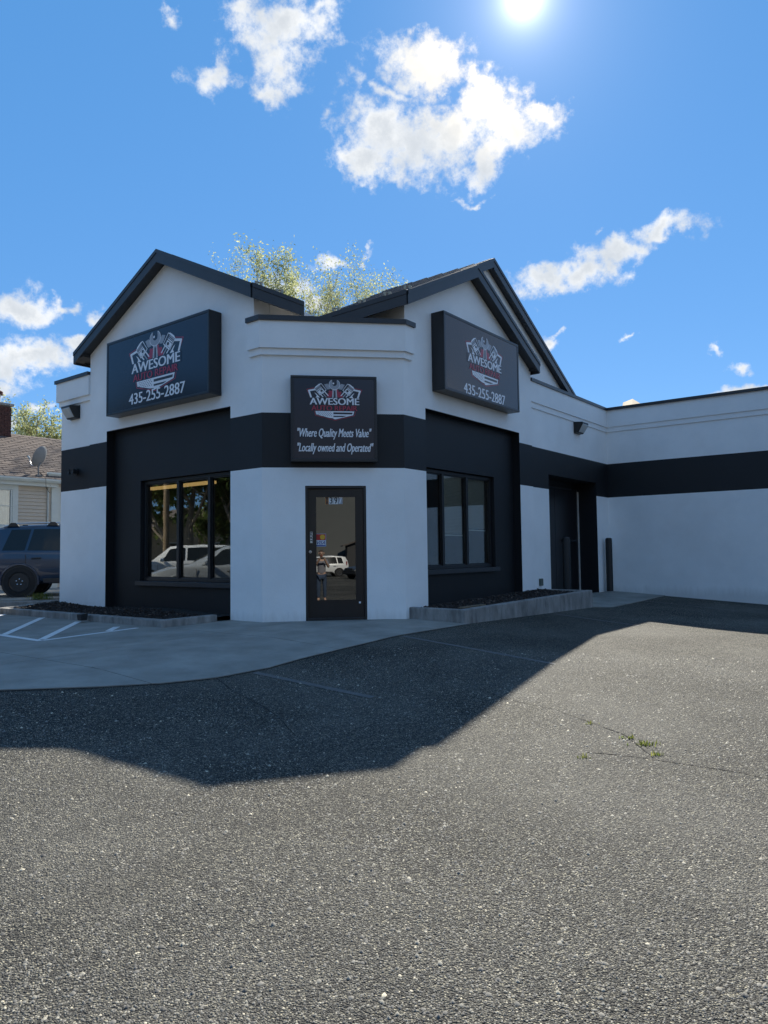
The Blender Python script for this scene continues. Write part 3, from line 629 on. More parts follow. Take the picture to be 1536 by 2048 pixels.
# boxed eave ends, rear gable wall
mb = MB(); mb.loft2([(6.50,oB+.01,5.165),(6.62,oB+.01,5.165),(6.62,oB+.01,5.33),(6.50,oB+.01,5.38)], [(6.50,.38,5.165),(6.62,.38,5.165),(6.62,.38,5.33),(6.50,.38,5.38)]); mb.build('eave_box', trim, roofR)
mb = MB(); mb.loft2([(oA+.01,7.02,5.36),(oA+.01,7.31,5.30),(oA+.01,7.31,5.45),(oA+.01,7.02,5.6)], [(.4,7.02,5.36),(.4,7.31,5.30),(.4,7.31,5.45),(.4,7.02,5.6)]); mb.build('eave_box', trim, roofL)
pts = [(3.6,4.9),(9.75,4.9),(9.75,zRr(9.75,0)-.05),(5.35,RPK[1]-.05),(3.6,zRl(3.6,0)-.05)]
MB().loft2([(a,.345,z) for a,z in pts], [(a,.6,z) for a,z in pts]).build('gable_wall', white, shop)
# snow guards standing on the roof edges
guard = mat('snow_guard_plastic', (.42,.37,.27), .6, .2, 20)
def sguard(a, b, z, da, db, par):
    mb = MB(); d = Vector((da,db)).normalized(); n = Vector((-d.y,d.x))
    def q(s, t, zz): return (a+d.x*s+n.x*t, b+d.y*s+n.y*t, z+zz)
    for s0 in (-.06,.025):
        mb.loft2([q(s0,-.03,-.01),q(s0+.035,-.03,-.01),q(s0+.035,.03,-.01),q(s0,.03,-.01)], [q(s0-.008,-.02,.058),q(s0+.043,-.02,.058),q(s0+.043,.02,.058),q(s0-.008,.02,.058)])
    mb.loft2([q(-.06,-.015,.04),q(.06,-.015,.04),q(.06,.015,.04),q(-.06,.015,.04)], [q(-.06,-.015,.052),q(.06,-.015,.052),q(.06,.015,.052),q(-.06,.015,.052)])
    return mb.build('snow_guard', guard, par)
for t in (.22,.62): 
    a, b = lerp(oA,.60,t), lerp(1.70,1.27,t); b += .12; sguard(a, b, zl(b)+.02, .785, -.43, roofL)
for t in (.04,.27,.56,.86):
    a, b = lerp(1.60,.78,t), lerp(oB,1.09,t); a += .13; sguard(a, b, zr_(a)+.02, -.8, 1.27, roofR)

# ---- windows
def frame_box(mb, mk, w0, w1, z0, z1, t, d0, d1):
    mk(mb, w0, w0+t, d0, d1, z0, z1); mk(mb, w1-t, w1, d0, d1, z0, z1); mk(mb, w0+t, w1-t, d0, d1, z0, z0+t); mk(mb, w0+t, w1-t, d0, d1, z1-t, z1)
def lk(mb, b0, b1, d0, d1, z0, z1): mb.box(d0, d1, b0, b1, z0, z1)
def rk(mb, a0, a1, d0, d1, z0, z1): mb.box(a0, a1, d0, d1, z0, z1)
def window(mk, w0, w1, z0, z1, mull, pane_lim):
    mb = MB(); frame_box(mb, mk, w0, w1, z0, z1, .06, .26, .36)
    for m_ in mull: mk(mb, m_-.035, m_+.035, .255, .355, z0+.06, z1-.06)
    wo = mb.build('window', wframe, shop, bevel=.004)
    edges = [pane_lim[0]] + sorted(mull) + [pane_lim[1]]
    for i in range(len(edges)-1):
        mb = MB(); lo, hi = edges[i]+(.035 if i else 0), edges[i+1]-(.035 if i < len(edges)-2 else 0)
        mk(mb, lo, hi, .31, .318, z0+.06, z1-.06); mb.build('pane', glass, wo)
        mb = MB(); frame_box(mb, mk, lo, hi, z0+.06, z1-.06, .022, .29, .30); mb.build('glazing_bead', wframe, wo)
    mb = MB(); mk(mb, w0-.06, w1+.06, .10, .26, z0-.09, z0-.004); mb.build('sill', trim, wo, bevel=.006)
    return wo
wl = window(lk, 2.47, 5.405, .63, 2.61, [4.30,3.37], (2.53,5.345))
wr = window(rk, 2.36, 5.125, .81, 2.67, [3.30,4.17], (2.42,5.065))
for w0, w1, zb in ((3.34,4.13,1.47),(4.21,5.03,1.58)):
    mb = MB(); k = int((2.6-zb)/.028)
    for i in range(k):
        z = 2.6-.028*i; mb.add([(w0,.355,z),(w1,.355,z),(w1,.372,z-.022),(w0,.372,z-.022)], [(0,1,2,3)])
    mb.box(w0,w1,.350,.378,zb-.03,zb-.005); mb.box(w0,w1,.345,.38,2.60,2.63)
    mb.build('blind', blindm, wr, recalc=False)
# rooms behind the glass
mb = MB(); IP = [(.39,2.0),(2.0,.41),(6.6,.41),(6.6,6.9),(.39,6.9)]; mb.prism(IP,-.05,.012,1); mb.prism(IP,2.88,2.93,0); mb.box(6.5,6.6,.41,6.9,.012,2.88,0); mb.box(.39,6.5,6.85,6.95,.012,2.88,0); mb.box(2.7,2.78,3.4,6.85,.012,2.88,0); mb.build('interior', [interior,intfloor], shop)
mb = MB(); mb.box(1.22,1.34,4.5,6.7,2.58,2.64); mb.build('ceiling_strip', em, shop)  # warm strips under the ceiling, given a glow of their own
mb = MB(); mb.box(3.2,3.3,1.2,2.8,2.66,2.72); mb.build('ceiling_strip', em, shop)
mb = MB(); mb.box(3.3,4.7,1.3,1.9,.70,.75); 
for x in (3.35,4.62):
    for y in (1.33,1.83): mb.box(x,x+.04,y,y+.04,.012,.70)
mb.build('desk', interior, shop)

# ---- front door
mb = MB(ch); frame_box(mb, lambda m,s0,s1,d0,d1,z0,z1: m.box(s0,s1,d0,d1,z0,z1), DS0+.002, DS1-.002, .012, DZ-.002, .042, -.14, -.012)
door = mb.build('door_frame', wframe, shop, bevel=.004)
YAW = R(2.9)
def dl(s, d, z):      # the leaf stands very slightly ajar, hinged on the right
    x = s-(DS1-.05); return ch(DS1-.05+x*math.cos(YAW)-d*math.sin(YAW), -.035+x*math.sin(YAW)+d*math.cos(YAW), z)
LS0, LS1 = DS0+.05, DS1-.05
GS0, GS1, GZ0, GZ1 = .883, 1.563, .335, 2.088
mb = MB(dl); mb.box(LS0,GS0,-.045,0,.03,DZ-.05); mb.box(GS1,LS1,-.045,0,.03,DZ-.05); mb.box(GS0,GS1,-.045,0,.03,GZ0); mb.box(GS0,GS1,-.045,0,GZ1,DZ-.05)
leafo = mb.build('door_leaf', doorm, door)
mb = MB(dl); frame_box(mb, lambda m,s0,s1,d0,d1,z0,z1: m.box(s0,s1,d0,d1,z0,z1), GS0, GS1, GZ0, GZ1, .012, -.012, .006); mb.build('glazing_bead', doorm, door)
MB(dl).box(GS0+.012,GS1-.012,-.026,-.020,GZ0+.012,GZ1-.012).build('pane', dglass, door)
mb = MB(dl); mb.box(LS0-.01,LS1+.01,-.30,-.28,.0,DZ+.05); mb.build('inner_dark_sheet', ldark, door)  # plain dark sheet behind the door glass, in place of a room
mb = MB(lambda x,y,z: dl(.793+x, y, 1.155+z)); mb.lathe([(.0,.0),(.026,.0),(.024,.014),(.010,.016),(.009,.012),(0,.012)], axis='y', n=20); mb.build('lock', alu, door, smooth=40)
mb = MB(lambda x,y,z: dl(.793+x, y, 1.155+z)); mb.box(-.004,.004,.012,.0165,-.008,.008); mb.build('keyhole', ldark, door)
def dp(x, y, d): return dl(x, d, y)
mb = MB(dl); mb.box(1.685,1.712,.0,.002,.298,.324); 
mb = MB(dl); mb.box(1.60,1.632,.0,.003,.285,.315); mb.build('small_white_sticker', lwhite, door)
# house number on the glass, card sticker, pull label
def dflat(name, m, s0, s1, z0, z1, d): return MB(dl).box(s0,s1,d-.0008,d,z0,z1).build(name, m, door)
g0 = -.0185
white_s = mat('sticker_white', (.72,.72,.70), .45, .06, 20); sblue = mat('sticker_blue', (.02,.05,.25), .4, .1, 20); sred = mat('sticker_red', (.5,.02,.015), .4, .1, 20); syel = mat('sticker_yellow', (.75,.42,.03), .4, .1, 20); sork = mat('sticker_orange', (.55,.2,.04), .4, .2, 20); slb = mat('sticker_pale_blue', (.35,.48,.68), .4, .1, 20)
for i, (c, dark) in enumerate(zip('397', (1,1,0))):
    s0 = 1.108+.079*i; st = dflat('number_plate', white_s if i < 2 else lgrey, s0, s0+.075, 1.957, 2.082, g0+.001)
    text_part(c, dp, s0+.012, s0+.064, 2.074, 1.966, g0+.002, ldark if dark else lwhite, door, 'numeral', off=.03)
st = dflat('orange_tag', sork, 1.052, 1.104, 1.953, 2.082, g0+.001); text_part('X', dp, 1.055, 1.10, 2.075, 1.96, g0+.002, ldark, door, 'numeral', off=.05)
dflat('card_sticker', slb, .888, 1.056, 1.245, 1.458, g0+.001); dflat('sticker_panel', sred, .894, 1.050, 1.352, 1.452, g0+.0018)
for cx_, m_ in ((.945,sred),(.998,syel)):
    mb = MB(lambda x,y,z: dl(cx_+x, g0+.003+y, 1.402+z)); mb.lathe([(0,-.0002),(.042,-.0002),(.042,.0002 if m_ is sred else .0006),(0,.0002 if m_ is sred else .0006)], axis='y', n=24); mb.build('emblem_disc', m_, door)
dflat('sticker_panel', white_s, .894, 1.050, 1.270, 1.346, g0+.0018); dflat('sticker_panel', sblue, .894, 1.050, 1.252, 1.270, g0+.0018)
text_part('VISA', dp, .90, 1.044, 1.338, 1.279, g0+.003, sblue, door, 'lettering', off=.03, shear=.25)
dflat('pull_label', white_s, .792, .832, 1.305, 1.492, .0012)
text_part('PULL', lambda x,y,d: dl(.812+(y-.5)*.034, d, 1.40+(.5-x)*-.17*-1), 0, 1, 0, 1, .0022, ldark, door, 'lettering', off=.02)

# ================================================================== SIGNS
def logo(P, par):
    """crest of the shop: shield, spanner, two pistons, toothed ring, lettering and flag; x,y in drawing units, y downwards"""
    lg = MB(); nm = []
    def poly(pts, d, m, name, parent=None): 
        mb = MB(); mb.add([P(x,y,d) for x,y in pts], [tuple(range(len(pts)))]); return mb.build(name, m, parent or par, recalc=False)
    def stroke(pts, w, d, m, name, parent=None, closed=False):
        mb = MB(); n = len(pts)
        for i in range(n-1 if not closed else n):
            p, q = Vector(pts[i]), Vector(pts[(i+1)%n]); t = (q-p).normalized(); nn = Vector((-t.y,t.x))*w/2; e = t*w*.35
            c = [p-e+nn, q+e+nn, q+e-nn, p-e-nn]; mb.add([P(x.x,x.y,d+.00005*i) for x in c], [(0,1,2,3)])
        return mb.build(name, m, parent or par, recalc=False)
    X = 758
    mir = lambda pts: [(2*X-x, y) for x,y in pts]
    red = [(430,398),(374,284),(478,262)]; wh = [(432,392),(402,302),(482,286)]
    sh = stroke(wh, 24, .002, lwhite, 'shield'); stroke(mir(wh), 24, .002, lwhite, 'shield_edge', sh)
    stroke(red, 7, .0015, lred, 'shield_outline', sh); stroke(mir(red), 7, .0015, lred, 'shield_outline', sh)
    stroke([(478,588),(490,645),(765,714),(1036,645),(1048,588)], 7, .0015, lred, 'shield_outline', sh)
    k = [(478,326),(504,342),(556,397),(496,397),(512,372)]
    poly(k, .0022, lwhite, 'shield_edge', sh); poly(mir(k), .0022, lwhite, 'shield_edge', sh)
    # toothed ring
    ring = []; N = 48
    for i in range(N+1):
        a_ = math.pi*(1+i/N); r_ = 118 if (i//4) % 2 else 100; ring.append((X+r_*math.cos(a_), 392+r_*math.sin(a_)))
    gr = poly(ring, .0016, lred, 'gear'); 
    poly([(X+44*math.cos(math.pi*(1+i/16)), 392+60*math.sin(math.pi*(1+i/16))) for i in range(17)], .0020, ldark, 'gear_hole', gr)
    b = [(614,212),(662,200),(694,236),(700,276),(656,282),(640,262)]
    poly(b, .0024, lgrey, 'gear_tooth', gr); poly(mir(b), .0024, lgrey, 'gear_tooth', gr)
    # spanner
    hd = []
    for i in range(25):
        a_ = R(-58)+R(296)*i/24; hd.append((X+76*math.cos(a_), 212+72*math.sin(a_)))
    notch = [(726,150),(724,196)]+[(X+34*math.cos(R(180-180*i/10)), 196+36*math.sin(R(180-180*i/10))) for i in range(1,10)]+[(792,196),(790,150)]
    wp = poly(hd+notch, .0040, lgrey, 'spanner'); stroke(hd, 6, .0046, lwhite, 'spanner_edge', wp)
    poly([(736,272),(782,272),(792,398),(726,398)], .0038, lgrey, 'spanner_handle', wp); stroke([(736,276),(728,398)], 6, .0046, lwhite, 'spanner_edge', wp); stroke([(782,276),(790,398)], 6, .0046, lwhite, 'spanner_edge', wp)
    poly([(751,300),(768,300),(771,398),(748,398)], .0043, ldark, 'spanner_groove', wp)
    poly([(742+13*math.cos(R(i*30)), 196+13*math.sin(R(i*30))) for i in range(12)], .0048, lwhite, 'spanner_dot', wp)
    # pistons
    for sgn in (-1,1):
        an = R(-38); c0 = (566,286)
        def T(x, y):
            xx = c0[0]+x*math.cos(an)-y*math.sin(an); yy = c0[1]+x*math.sin(an)+y*math.cos(an)
            return (xx,yy) if sgn < 0 else (2*X-xx, yy)
        ps = poly([T(-62,-64),(T(-30,-78)),T(30,-78),T(62,-64),T(62,52),T(30,60),T(-30,60),T(-62,52)], .0028, lwhite, 'piston')
        poly([T(-55,-60),T(55,-60),T(55,46),T(-55,46)], .0031, ldark, 'piston_groove', ps)
        for y0, y1 in ((-57,-44),(-38,-28),(-22,-12),(-4,42)): poly([T(-52,y0),T(30,y0),T(30,y1),T(-52,y1)], .0034, lwhite if y0 > -30 else lgrey, 'piston_ring', ps)
        poly([T(26*math.cos(R(i*24)), 20+26*math.sin(R(i*24))) for i in range(15)], .0037, lwhite, 'piston_pin', ps)
        poly([T(17*math.cos(R(i*24)), 20+17*math.sin(R(i*24))) for i in range(15)], .0040, ldark, 'piston_pin', ps)
        for x0 in (-42,-8,26): stroke([T(x0,60),T(x0+4,128 if x0 > -40 else 96)], 13, .0027, lwhite if x0 != -8 else lgrey, 'piston_rod', ps)
    # lettering
    poly([(400,399),(1116,399),(1116,505),(400,505)], .0049, face, 'letter_ground')
    text_part('AWESOME', P, 412, 1104, 402, 497, .0056, lwhite, par, off=.045)
    text_part('AUTO REPAIR', P, 436, 1076, 508, 579, .0056, lred, par, off=.04)
    fl = poly([(490,586),(1032,586),(1016,640),(765,702),(502,634)], .003, lwhite, 'flag')
    for r_ in range(4):
        for c in range(7):
            x = 528+28*c+(14 if r_ % 2 else 0); y = 601+17*r_
            if y > 634+(x-502)*.24 or x > 728: continue
            poly([(x+5.5*math.cos(R(i*60)), y+5.5*math.sin(R(i*60))) for i in range(6)], .0036, ldark, 'flag_star', fl)
    for pts in ([(740,603),(1008,603),(1001,628),(740,628)], [(740,650),(925,650),(870,667),(740,668)], [(560,672),(740,686),(740,694),(700,690)]): poly(pts, .0036, ldark, 'flag_stripe', fl)

# left sign
t = thing('lightbox_sign', 'wide dark lightbox sign with crest and phone number on the left gable', 'sign', (0,4.31,4.66), 'lightbox signs on the shop front')
b0, b1, z0, z1, dp_ = 2.70, 5.92, 3.92, 5.40, .28
mb = MB(); mb.box(-dp_,-.004,b0,b1,z0,z0+.05); mb.box(-dp_,-.004,b0,b1,z1-.05,z1); mb.box(-dp_,-.004,b0,b0+.05,z0+.05,z1-.05); mb.box(-dp_,-.004,b1-.05,b1,z0+.05,z1-.05); mb.box(-dp_+.05,-.004,b0+.05,b1-.05,z0+.05,z1-.05)
mb.build('cabinet', signf, t, bevel=.006)
MB().box(-dp_+.008,-dp_+.045,b0+.05,b1-.05,z0+.05,z1-.05).build('face_panel', face, t)
PL = lambda x, y, d: (-dp_+.008-d, 4.28-(x-758)*.00221, 5.34-(y-135)*.00197)
logo(PL, t)
text_part('435-255-2887', lambda x,y,d: (-dp_+.008-d, x, y), 5.13, 3.37, 4.245, 4.035, .003, lwhite, t, off=.035)
# right sign
t = thing('lightbox_sign', 'wide glossy lightbox sign with crest and phone number on the right gable', 'sign', (4.03,0,4.76), 'lightbox signs on the shop front')
a0, a1, z0, z1 = 2.60, 5.47, 4.04, 5.48
mb = MB(); mb.box(a0,a1,-dp_,-.004,z0,z0+.05); mb.box(a0,a1,-dp_,-.004,z1-.05,z1); mb.box(a0,a0+.05,-dp_,-.004,z0+.05,z1-.05); mb.box(a1-.05,a1,-dp_,-.004,z0+.05,z1-.05); mb.box(a0+.05,a1-.05,-dp_+.05,-.004,z0+.05,z1-.05)
mb.build('cabinet', signf, t, bevel=.006)
MB().box(a0+.05,a1-.05,-dp_+.008,-dp_+.045,z0+.05,z1-.05).build('face_panel', face, t)
PRr = lambda x, y, d: (4.06+(x-758)*.00187, -dp_+.008-d, 5.335-(y-135)*.00170)
logo(PRr, t)
text_part('435-255-2887', lambda x,y,d: (x, -dp_+.008-d, y), 3.25, 4.85, 4.285, 4.085, .003, lwhite, t, off=.035)
# corner sign
k = ch(CL/2, 0, 3.3)
t = thing('lightbox_sign', 'nearly square lightbox sign with slogan above the corner door', 'sign', (k[0],k[1],3.36), 'lightbox signs on the shop front')
s0, s1, z0, z1, dc = .475, 1.915, 2.65, 4.09, .17
mb = MB(ch); mb.box(s0,s1,.004,dc,z0,z0+.05); mb.box(s0,s1,.004,dc,z1-.045,z1); mb.box(s0,s0+.05,.004,dc,z0+.05,z1-.045); mb.box(s1-.045,s1,.004,dc,z0+.05,z1-.045); mb.box(s0+.05,s1-.045,.004,dc-.05,z0+.05,z1-.045)
mb.build('cabinet', signf, t, bevel=.006)
MB(ch).box(s0+.05,s1-.045,dc-.045,dc-.01,z0+.05,z1-.045).build('face_panel', face, t)
sc_ = (s1-s0)/1200
PC = lambda x, y, d: ch(s0+(x-150)*sc_, dc-.01+d, z1-(y-90)*sc_)
logo(PC, t)
text_part('"Where Quality Meets Value"', PC, 240, 1272, 825, 985, .003, lwhite, t, off=.016, shear=.3)
text_part('"Locally owned and Operated"', PC, 240, 1297, 1030, 1190, .003, lwhite, t, off=.016, shear=.3)

# ================================================================== FIXTURES ON THE WALLS
def wall_lamp(label, org, face_left):
    t = thing('wall_lamp', label, 'wall lamp', org, 'wall pack lamps')
    def xf(x, y, z): return (org[0]-y, org[1]+x, org[2]+z) if face_left else (org[0]+x, org[1]-y, org[2]+z)
    w = .185
    mb = MB(xf); pr = [(0,.15),(.235,.13),(.245,.095),(.10,-.135),(0,-.135)]
    mb.loft2([(-w,y,z) for y,z in pr], [(w,y,z) for y,z in pr]); bd = mb.build('housing', lampm, t, bevel=.012)
    ln = MB(xf); n = 6
    A = [(-w*.86,.236,.085),(w*.86,.236,.085),(w*.80,.115,-.115),(-w*.80,.115,-.115)]; B = [(-w*.74,.262,.06),(w*.74,.262,.06),(w*.70,.150,-.11),(-w*.70,.150,-.11)]
    ln.loft2(A, B); ln.build('lens', lens, t, bevel=.008)
    mb = MB(xf); mb.box(-w-.006,w+.006,.0,.022,-.14,.155); mb.build('back_plate', lampm, t, bevel=.004)
wall_lamp('dark wall lamp with clouded lens high on the left wing', (.05,7.68,4.26), True)
wall_lamp('dark wall lamp with clear lens on the right wing above the side door', (9.22,.05,4.22), False)
t = thing('floodlight', 'small black twin floodlight on the black band of the left wing', 'light', (.05,7.60,2.96))
o_ = (.05,7.60,2.96)
mb = MB(lambda x,y,z: (o_[0]-y, o_[1]+x, o_[2]+z)); mb.box(-.06,.06,.002,.03,-.07,.07); mb.build('base_plate', plast, t, bevel=.006)
for s_ in (-1,1):
    mb = MB(lambda x,y,z: (o_[0]-.05-y, o_[1]+.085*s_+x, o_[2]+z)); mb.lathe([(0,-.02),(.035,-.015),(.05,.04),(.062,.11),(.058,.115),(0,.10)], axis='y', n=18); mb.build('lamp_head', plast, t, smooth=40)
    MB(lambda x,y,z: (o_[0]-y, o_[1]+x, o_[2]+z)).tube([(0,.03,0),(.04*s_,.05,-.01),(.085*s_,.045,0)], .014, 8).build('arm', plast, t)
mb = MB(); mb.box(6.86,6.98,-.005,.048,.34,.50); o = mb.build('outlet_box', outl, None, bevel=.008, org=(6.92,.02,.34)); o.location = W(6.92,.02,.34); o.rotation_euler = (0,0,ANG); tag(o, 'small greenish outlet box low on the white wall by the planter', 'outlet box')

def bollard(label, a, b):
    z = float(G(a,b)); t = thing('bollard', label, 'bollard', (a,b,z), 'black bollards at the side door')
    MB(lambda x,y,q: (a+x,b+y,z+q)).lathe([(0,-.2),(.088,-.2),(.088,1.40),(.083,1.435),(.06,1.455),(0,1.46)], n=28).build('post', bollm, t, smooth=40)
    MB(lambda x,y,q: (a+x,b+y,z+q)).lathe([(0,-.05),(.125,-.05),(.12,.018),(.10,.03),(.089,.034)], n=28).build('footing', conc2, t, smooth=40)
bollard('black steel bollard right of the side door against the white wall', 10.80, -.10)
bollard('black steel bollard in front of the dark side door behind the planter', 7.72, -.25)

# ================================================================== PLANTERS
def chips(poly, zf, n, name, parent, pale, seed):
    rr = random.Random(seed); mb = MB(); As = [p[0] for p in poly]; Bs = [p[1] for p in poly]
    def inside(a, b):
        c = False; j = len(poly)-1
        for i in range(len(poly)):
            if (poly[i][1] > b) != (poly[j][1] > b) and a < (poly[j][0]-poly[i][0])*(b-poly[i][1])/(poly[j][1]-poly[i][1])+poly[i][0]: c = not c
            j = i
        return c
    k = 0
    while k < n:
        a, b = rr.uniform(min(As),max(As)), rr.uniform(min(Bs),max(Bs))
        if not inside(a,b): continue
        k += 1; l_, w_, h_ = rr.uniform(.015,.05), rr.uniform(.006,.018), rr.uniform(.004,.012)
        m = Matrix.Rotation(rr.uniform(0,6.28),3,'Z') @ Matrix.Rotation(rr.uniform(-.6,.6),3,'Y') @ Matrix.Rotation(rr.uniform(-.6,.6),3,'X')
        z = zf(a,b)+rr.uniform(0,.02)
        vs = [m @ Vector((sx*l_,sy*w_,sz*h_)) + Vector((a,b,z)) for sz in (-1,1) for sx,sy in ((-1,-1),(1,-1),(1,1),(-1,1))]
        mb.add([tuple(v) for v in vs], [(4,5,6,7),(0,1,5,4),(1,2,6,5),(2,3,7,6),(3,0,4,7)], 1 if rr.random() < pale else 0)
    o = mb.build(name, [chipm, chip2], parent, recalc=False); tag(o, kind='stuff'); return o
# right planter: concrete walls rising towards the far end
pr = thing('planter', 'raised concrete planter with dark mulch along the right window bay', 'planter', (4.2,-.6,0), 'concrete planters along the shop front')
P0 = [(1.80,0.0),(2.02,-.96),(6.63,-1.29),(6.92,.04)]; ZT = [.20,.175,.285,.27]
def wall_run(mb, p, q, zp, zq, wd, side):
    d = Vector((q[0]-p[0],q[1]-p[1])).normalized(); n = Vector((-d.y,d.x))*side*wd
    A = [(p[0],p[1],-.4),(p[0]+n.x,p[1]+n.y,-.4),(p[0]+n.x,p[1]+n.y,zp),(p[0],p[1],zp)]; B = [(q[0],q[1],-.4),(q[0]+n.x,q[1]+n.y,-.4),(q[0]+n.x,q[1]+n.y,zq),(q[0],q[1],zq)]
    mb.loft2(A, B)
mb = MB(); wall_run(mb, P0[0], P0[1], ZT[0], ZT[1], .14, 1); mb.build('kerb_wall', conc2, pr, bevel=.015)
mid = (lerp(P0[1][0],P0[2][0],.5), lerp(P0[1][1],P0[2][1],.5)); zm = lerp(ZT[1],ZT[2],.5)
mb = MB(); wall_run(mb, (P0[1][0]+.006,P0[1][1]), mid, ZT[1], zm, .15, 1); mb.build('kerb_wall', conc2, pr, bevel=.018)
mb = MB(); wall_run(mb, (mid[0]+.008,mid[1]), P0[2], zm, ZT[2], .15, 1); mb.build('kerb_wall', conc2, pr, bevel=.018)
mb = MB(); wall_run(mb, (P0[2][0]+.01,P0[2][1]+.01), P0[3], ZT[2]-.004, ZT[3], .14, 1); mb.build('kerb_wall', conc2, pr, bevel=.015)
def zs(a, b): return .12+.10*(a-1.9)/4.8+.03*max(0,b+1)
sp = [(1.9,.3),(2.1,-.85),(6.55,-1.15),(6.8,.2)]
mb = MB()
nx_, ny_ = 40, 12
gridp = [[(lerp(lerp(sp[1][0],sp[2][0],i/nx_), lerp(sp[0][0],sp[3][0],i/nx_), j/ny_), lerp(lerp(sp[1][1],sp[2][1],i/nx_), lerp(sp[0][1],sp[3][1],i/nx_), j/ny_)) for j in range(ny_+1)] for i in range(nx_+1)]
mb.v = [(a,b,zs(a,b)+rnd.uniform(-.012,.012)) for row in gridp for a,b in row]; mb.f = [(i*(ny_+1)+j,(i+1)*(ny_+1)+j,(i+1)*(ny_+1)+j+1,i*(ny_+1)+j+1) for i in range(nx_) for j in range(ny_)]
mb.build('soil_bed', soil, pr, smooth=80)
chips([(1.98,-.02),(2.16,-.8),(6.5,-1.12),(6.75,0.0)], zs, 2600, 'mulch', pr, .10, 5)
mb = MB(); mb.loft2([(2.35,-.72,.15),(3.0,-.80,.165),(3.02,-.70,.165),(2.37,-.62,.15)], [(2.35,-.72,.185),(3.0,-.80,.20),(3.02,-.70,.20),(2.37,-.62,.185)]); mb.build('board_scrap', barkp, pr)
# left planter: low kerb round dark mulch
pl = thing('planter', 'low kerbed bed of black mulch under the left window bay', 'planter', (-.7,5.4,0), 'concrete planters along the shop front')
ZK = .13
for p, q in (((-.28,2.47),(-1.27,2.58)), ((-1.275,2.60),(-1.31,5.3)), ((-1.31,5.31),(-1.36,8.05)), ((-1.37,8.07),(.0,8.62))):
    mb = MB(); wall_run(mb, p, q, ZK+float(G(*p)), ZK+float(G(*q)), .15, -1); mb.build('kerb_wall', conc2, pl, bevel=.018)
def zs2(a, b): return .06+.03*(a+1.2)+.025*math.sin(b*1.7+a)
mb = MB(); nx_, ny_ = 10, 40
def qp(i, j): 
    t = j/ny_; return lerp(lerp(-1.2,.25,i/nx_), lerp(-1.25,.25,i/nx_), t), lerp(lerp(2.62,2.55,i/nx_), lerp(8.0,8.5,i/nx_), t)
mb.v = []
for i in range(nx_+1):
    for j in range(ny_+1): a, b = qp(i,j); mb.v.append((a,b,zs2(a,b)+rnd.uniform(-.012,.012)))
mb.f = [(i*(ny_+1)+j,(i+1)*(ny_+1)+j,(i+1)*(ny_+1)+j+1,i*(ny_+1)+j+1) for i in range(nx_) for j in range(ny_)]
mb.build('soil_bed', soil, pl, smooth=80)
chips([(-.2,2.65),(-1.1,2.75),(-1.15,7.9),(0,8.4)], zs2, 2600, 'mulch', pl, .06, 6)
mb = MB(); mb.v = []; 
o = MB().loft2([(-1.50,4.60,.02),(-1.39,4.60,.02),(-1.39,4.72,.02),(-1.50,4.72,.02)], [(-1.51,4.585,.125),(-1.38,4.585,.145),(-1.38,4.735,.145),(-1.51,4.735,.125)]).build('drain_box', plast, None, bevel=.008, org=(-1.44,4.66,0)); o.location = W(-1.44,4.66,0); o.rotation_euler = (0,0,ANG); tag(o, 'small black box standing on the pavement against the left kerb', 'box')

# grass tufts
def tuft(name, label, x, y, z, n, h, spread, seed, group=None, flat=.5):
    rr = random.Random(seed); mb = MB()
    for _ in range(n):
        px, py = rr.gauss(0,spread), rr.gauss(0,spread*.6); an = rr.uniform(0,6.28); hh = h*rr.uniform(.4,1.1); w_ = rr.uniform(.003,.006); l_ = hh*rr.uniform(.2,flat+.4)
        dx, dy = math.cos(an), math.sin(an)
        v = [(px-dy*w_,py+dx*w_,0),(px+dy*w_,py-dx*w_,0),(px+dx*l_*.5+dy*w_*.7,py+dy*l_*.5-dx*w_*.7,hh*.65),(px+dx*l_*.5-dy*w_*.7,py+dy*l_*.5+dx*w_*.7,hh*.65),(px+dx*l_,py+dy*l_,hh)]
        mb.add(v, [(0,1,2,3),(3,2,4)])
    o = mb.build(name, grassm, recalc=False); o.location = (x,y,z); tag(o, label, 'weed' if name == 'weed' else 'grass', group); return o
for (a, b), n, s_, lab in (((-2.54,-5.36),55,.045,'largest yellow green weed growing in the asphalt crack'), ((-2.74,-5.50),22,.022,'small round weed beside the asphalt crack, nearest the viewer'), ((-2.46,-5.20),26,.03,'thin weed sprig at the upper end of the asphalt crack'), ((-3.13,-5.10),14,.03,'faint dry weed left of the asphalt crack'), ((-2.25,-4.80),10,.03,'tiny weed specks up the crack, farthest from the viewer')):
    p = W(a,b,float(G(a,b))); tuft('weed', lab, p.x, p.y, p.z, n, .035, s_, int(n), 'weeds in the asphalt crack')

# ================================================================== NEIGHBOUR LOT, CAR AND HOUSE
LOT = thingw('driveway', None, None, (0,0,0), kind='structure')
mb = MB(); mb.prism([(-40,14.2),(-10.5,15.35),(-8.05,15.72),(-7.45,16.4),(-2.6,22.6),(6,34),(6,60),(-40,60)], -.3, .2); mb.build('driveway_slab', conc, LOT, bevel=.02)
mb = MB(); mb.prism([(-8.5,15.50),(-7.25,15.72),(-7.2,16.1),(-8.4,15.86)], -.2, .17); mb.build('kerb', conc2, LOT, bevel=.015)
tuft('grass', 'patch of grass by the left wall corner near the blue car', -7.62, 16.02, .19, 170, .16, .13, 9, flat=.3)

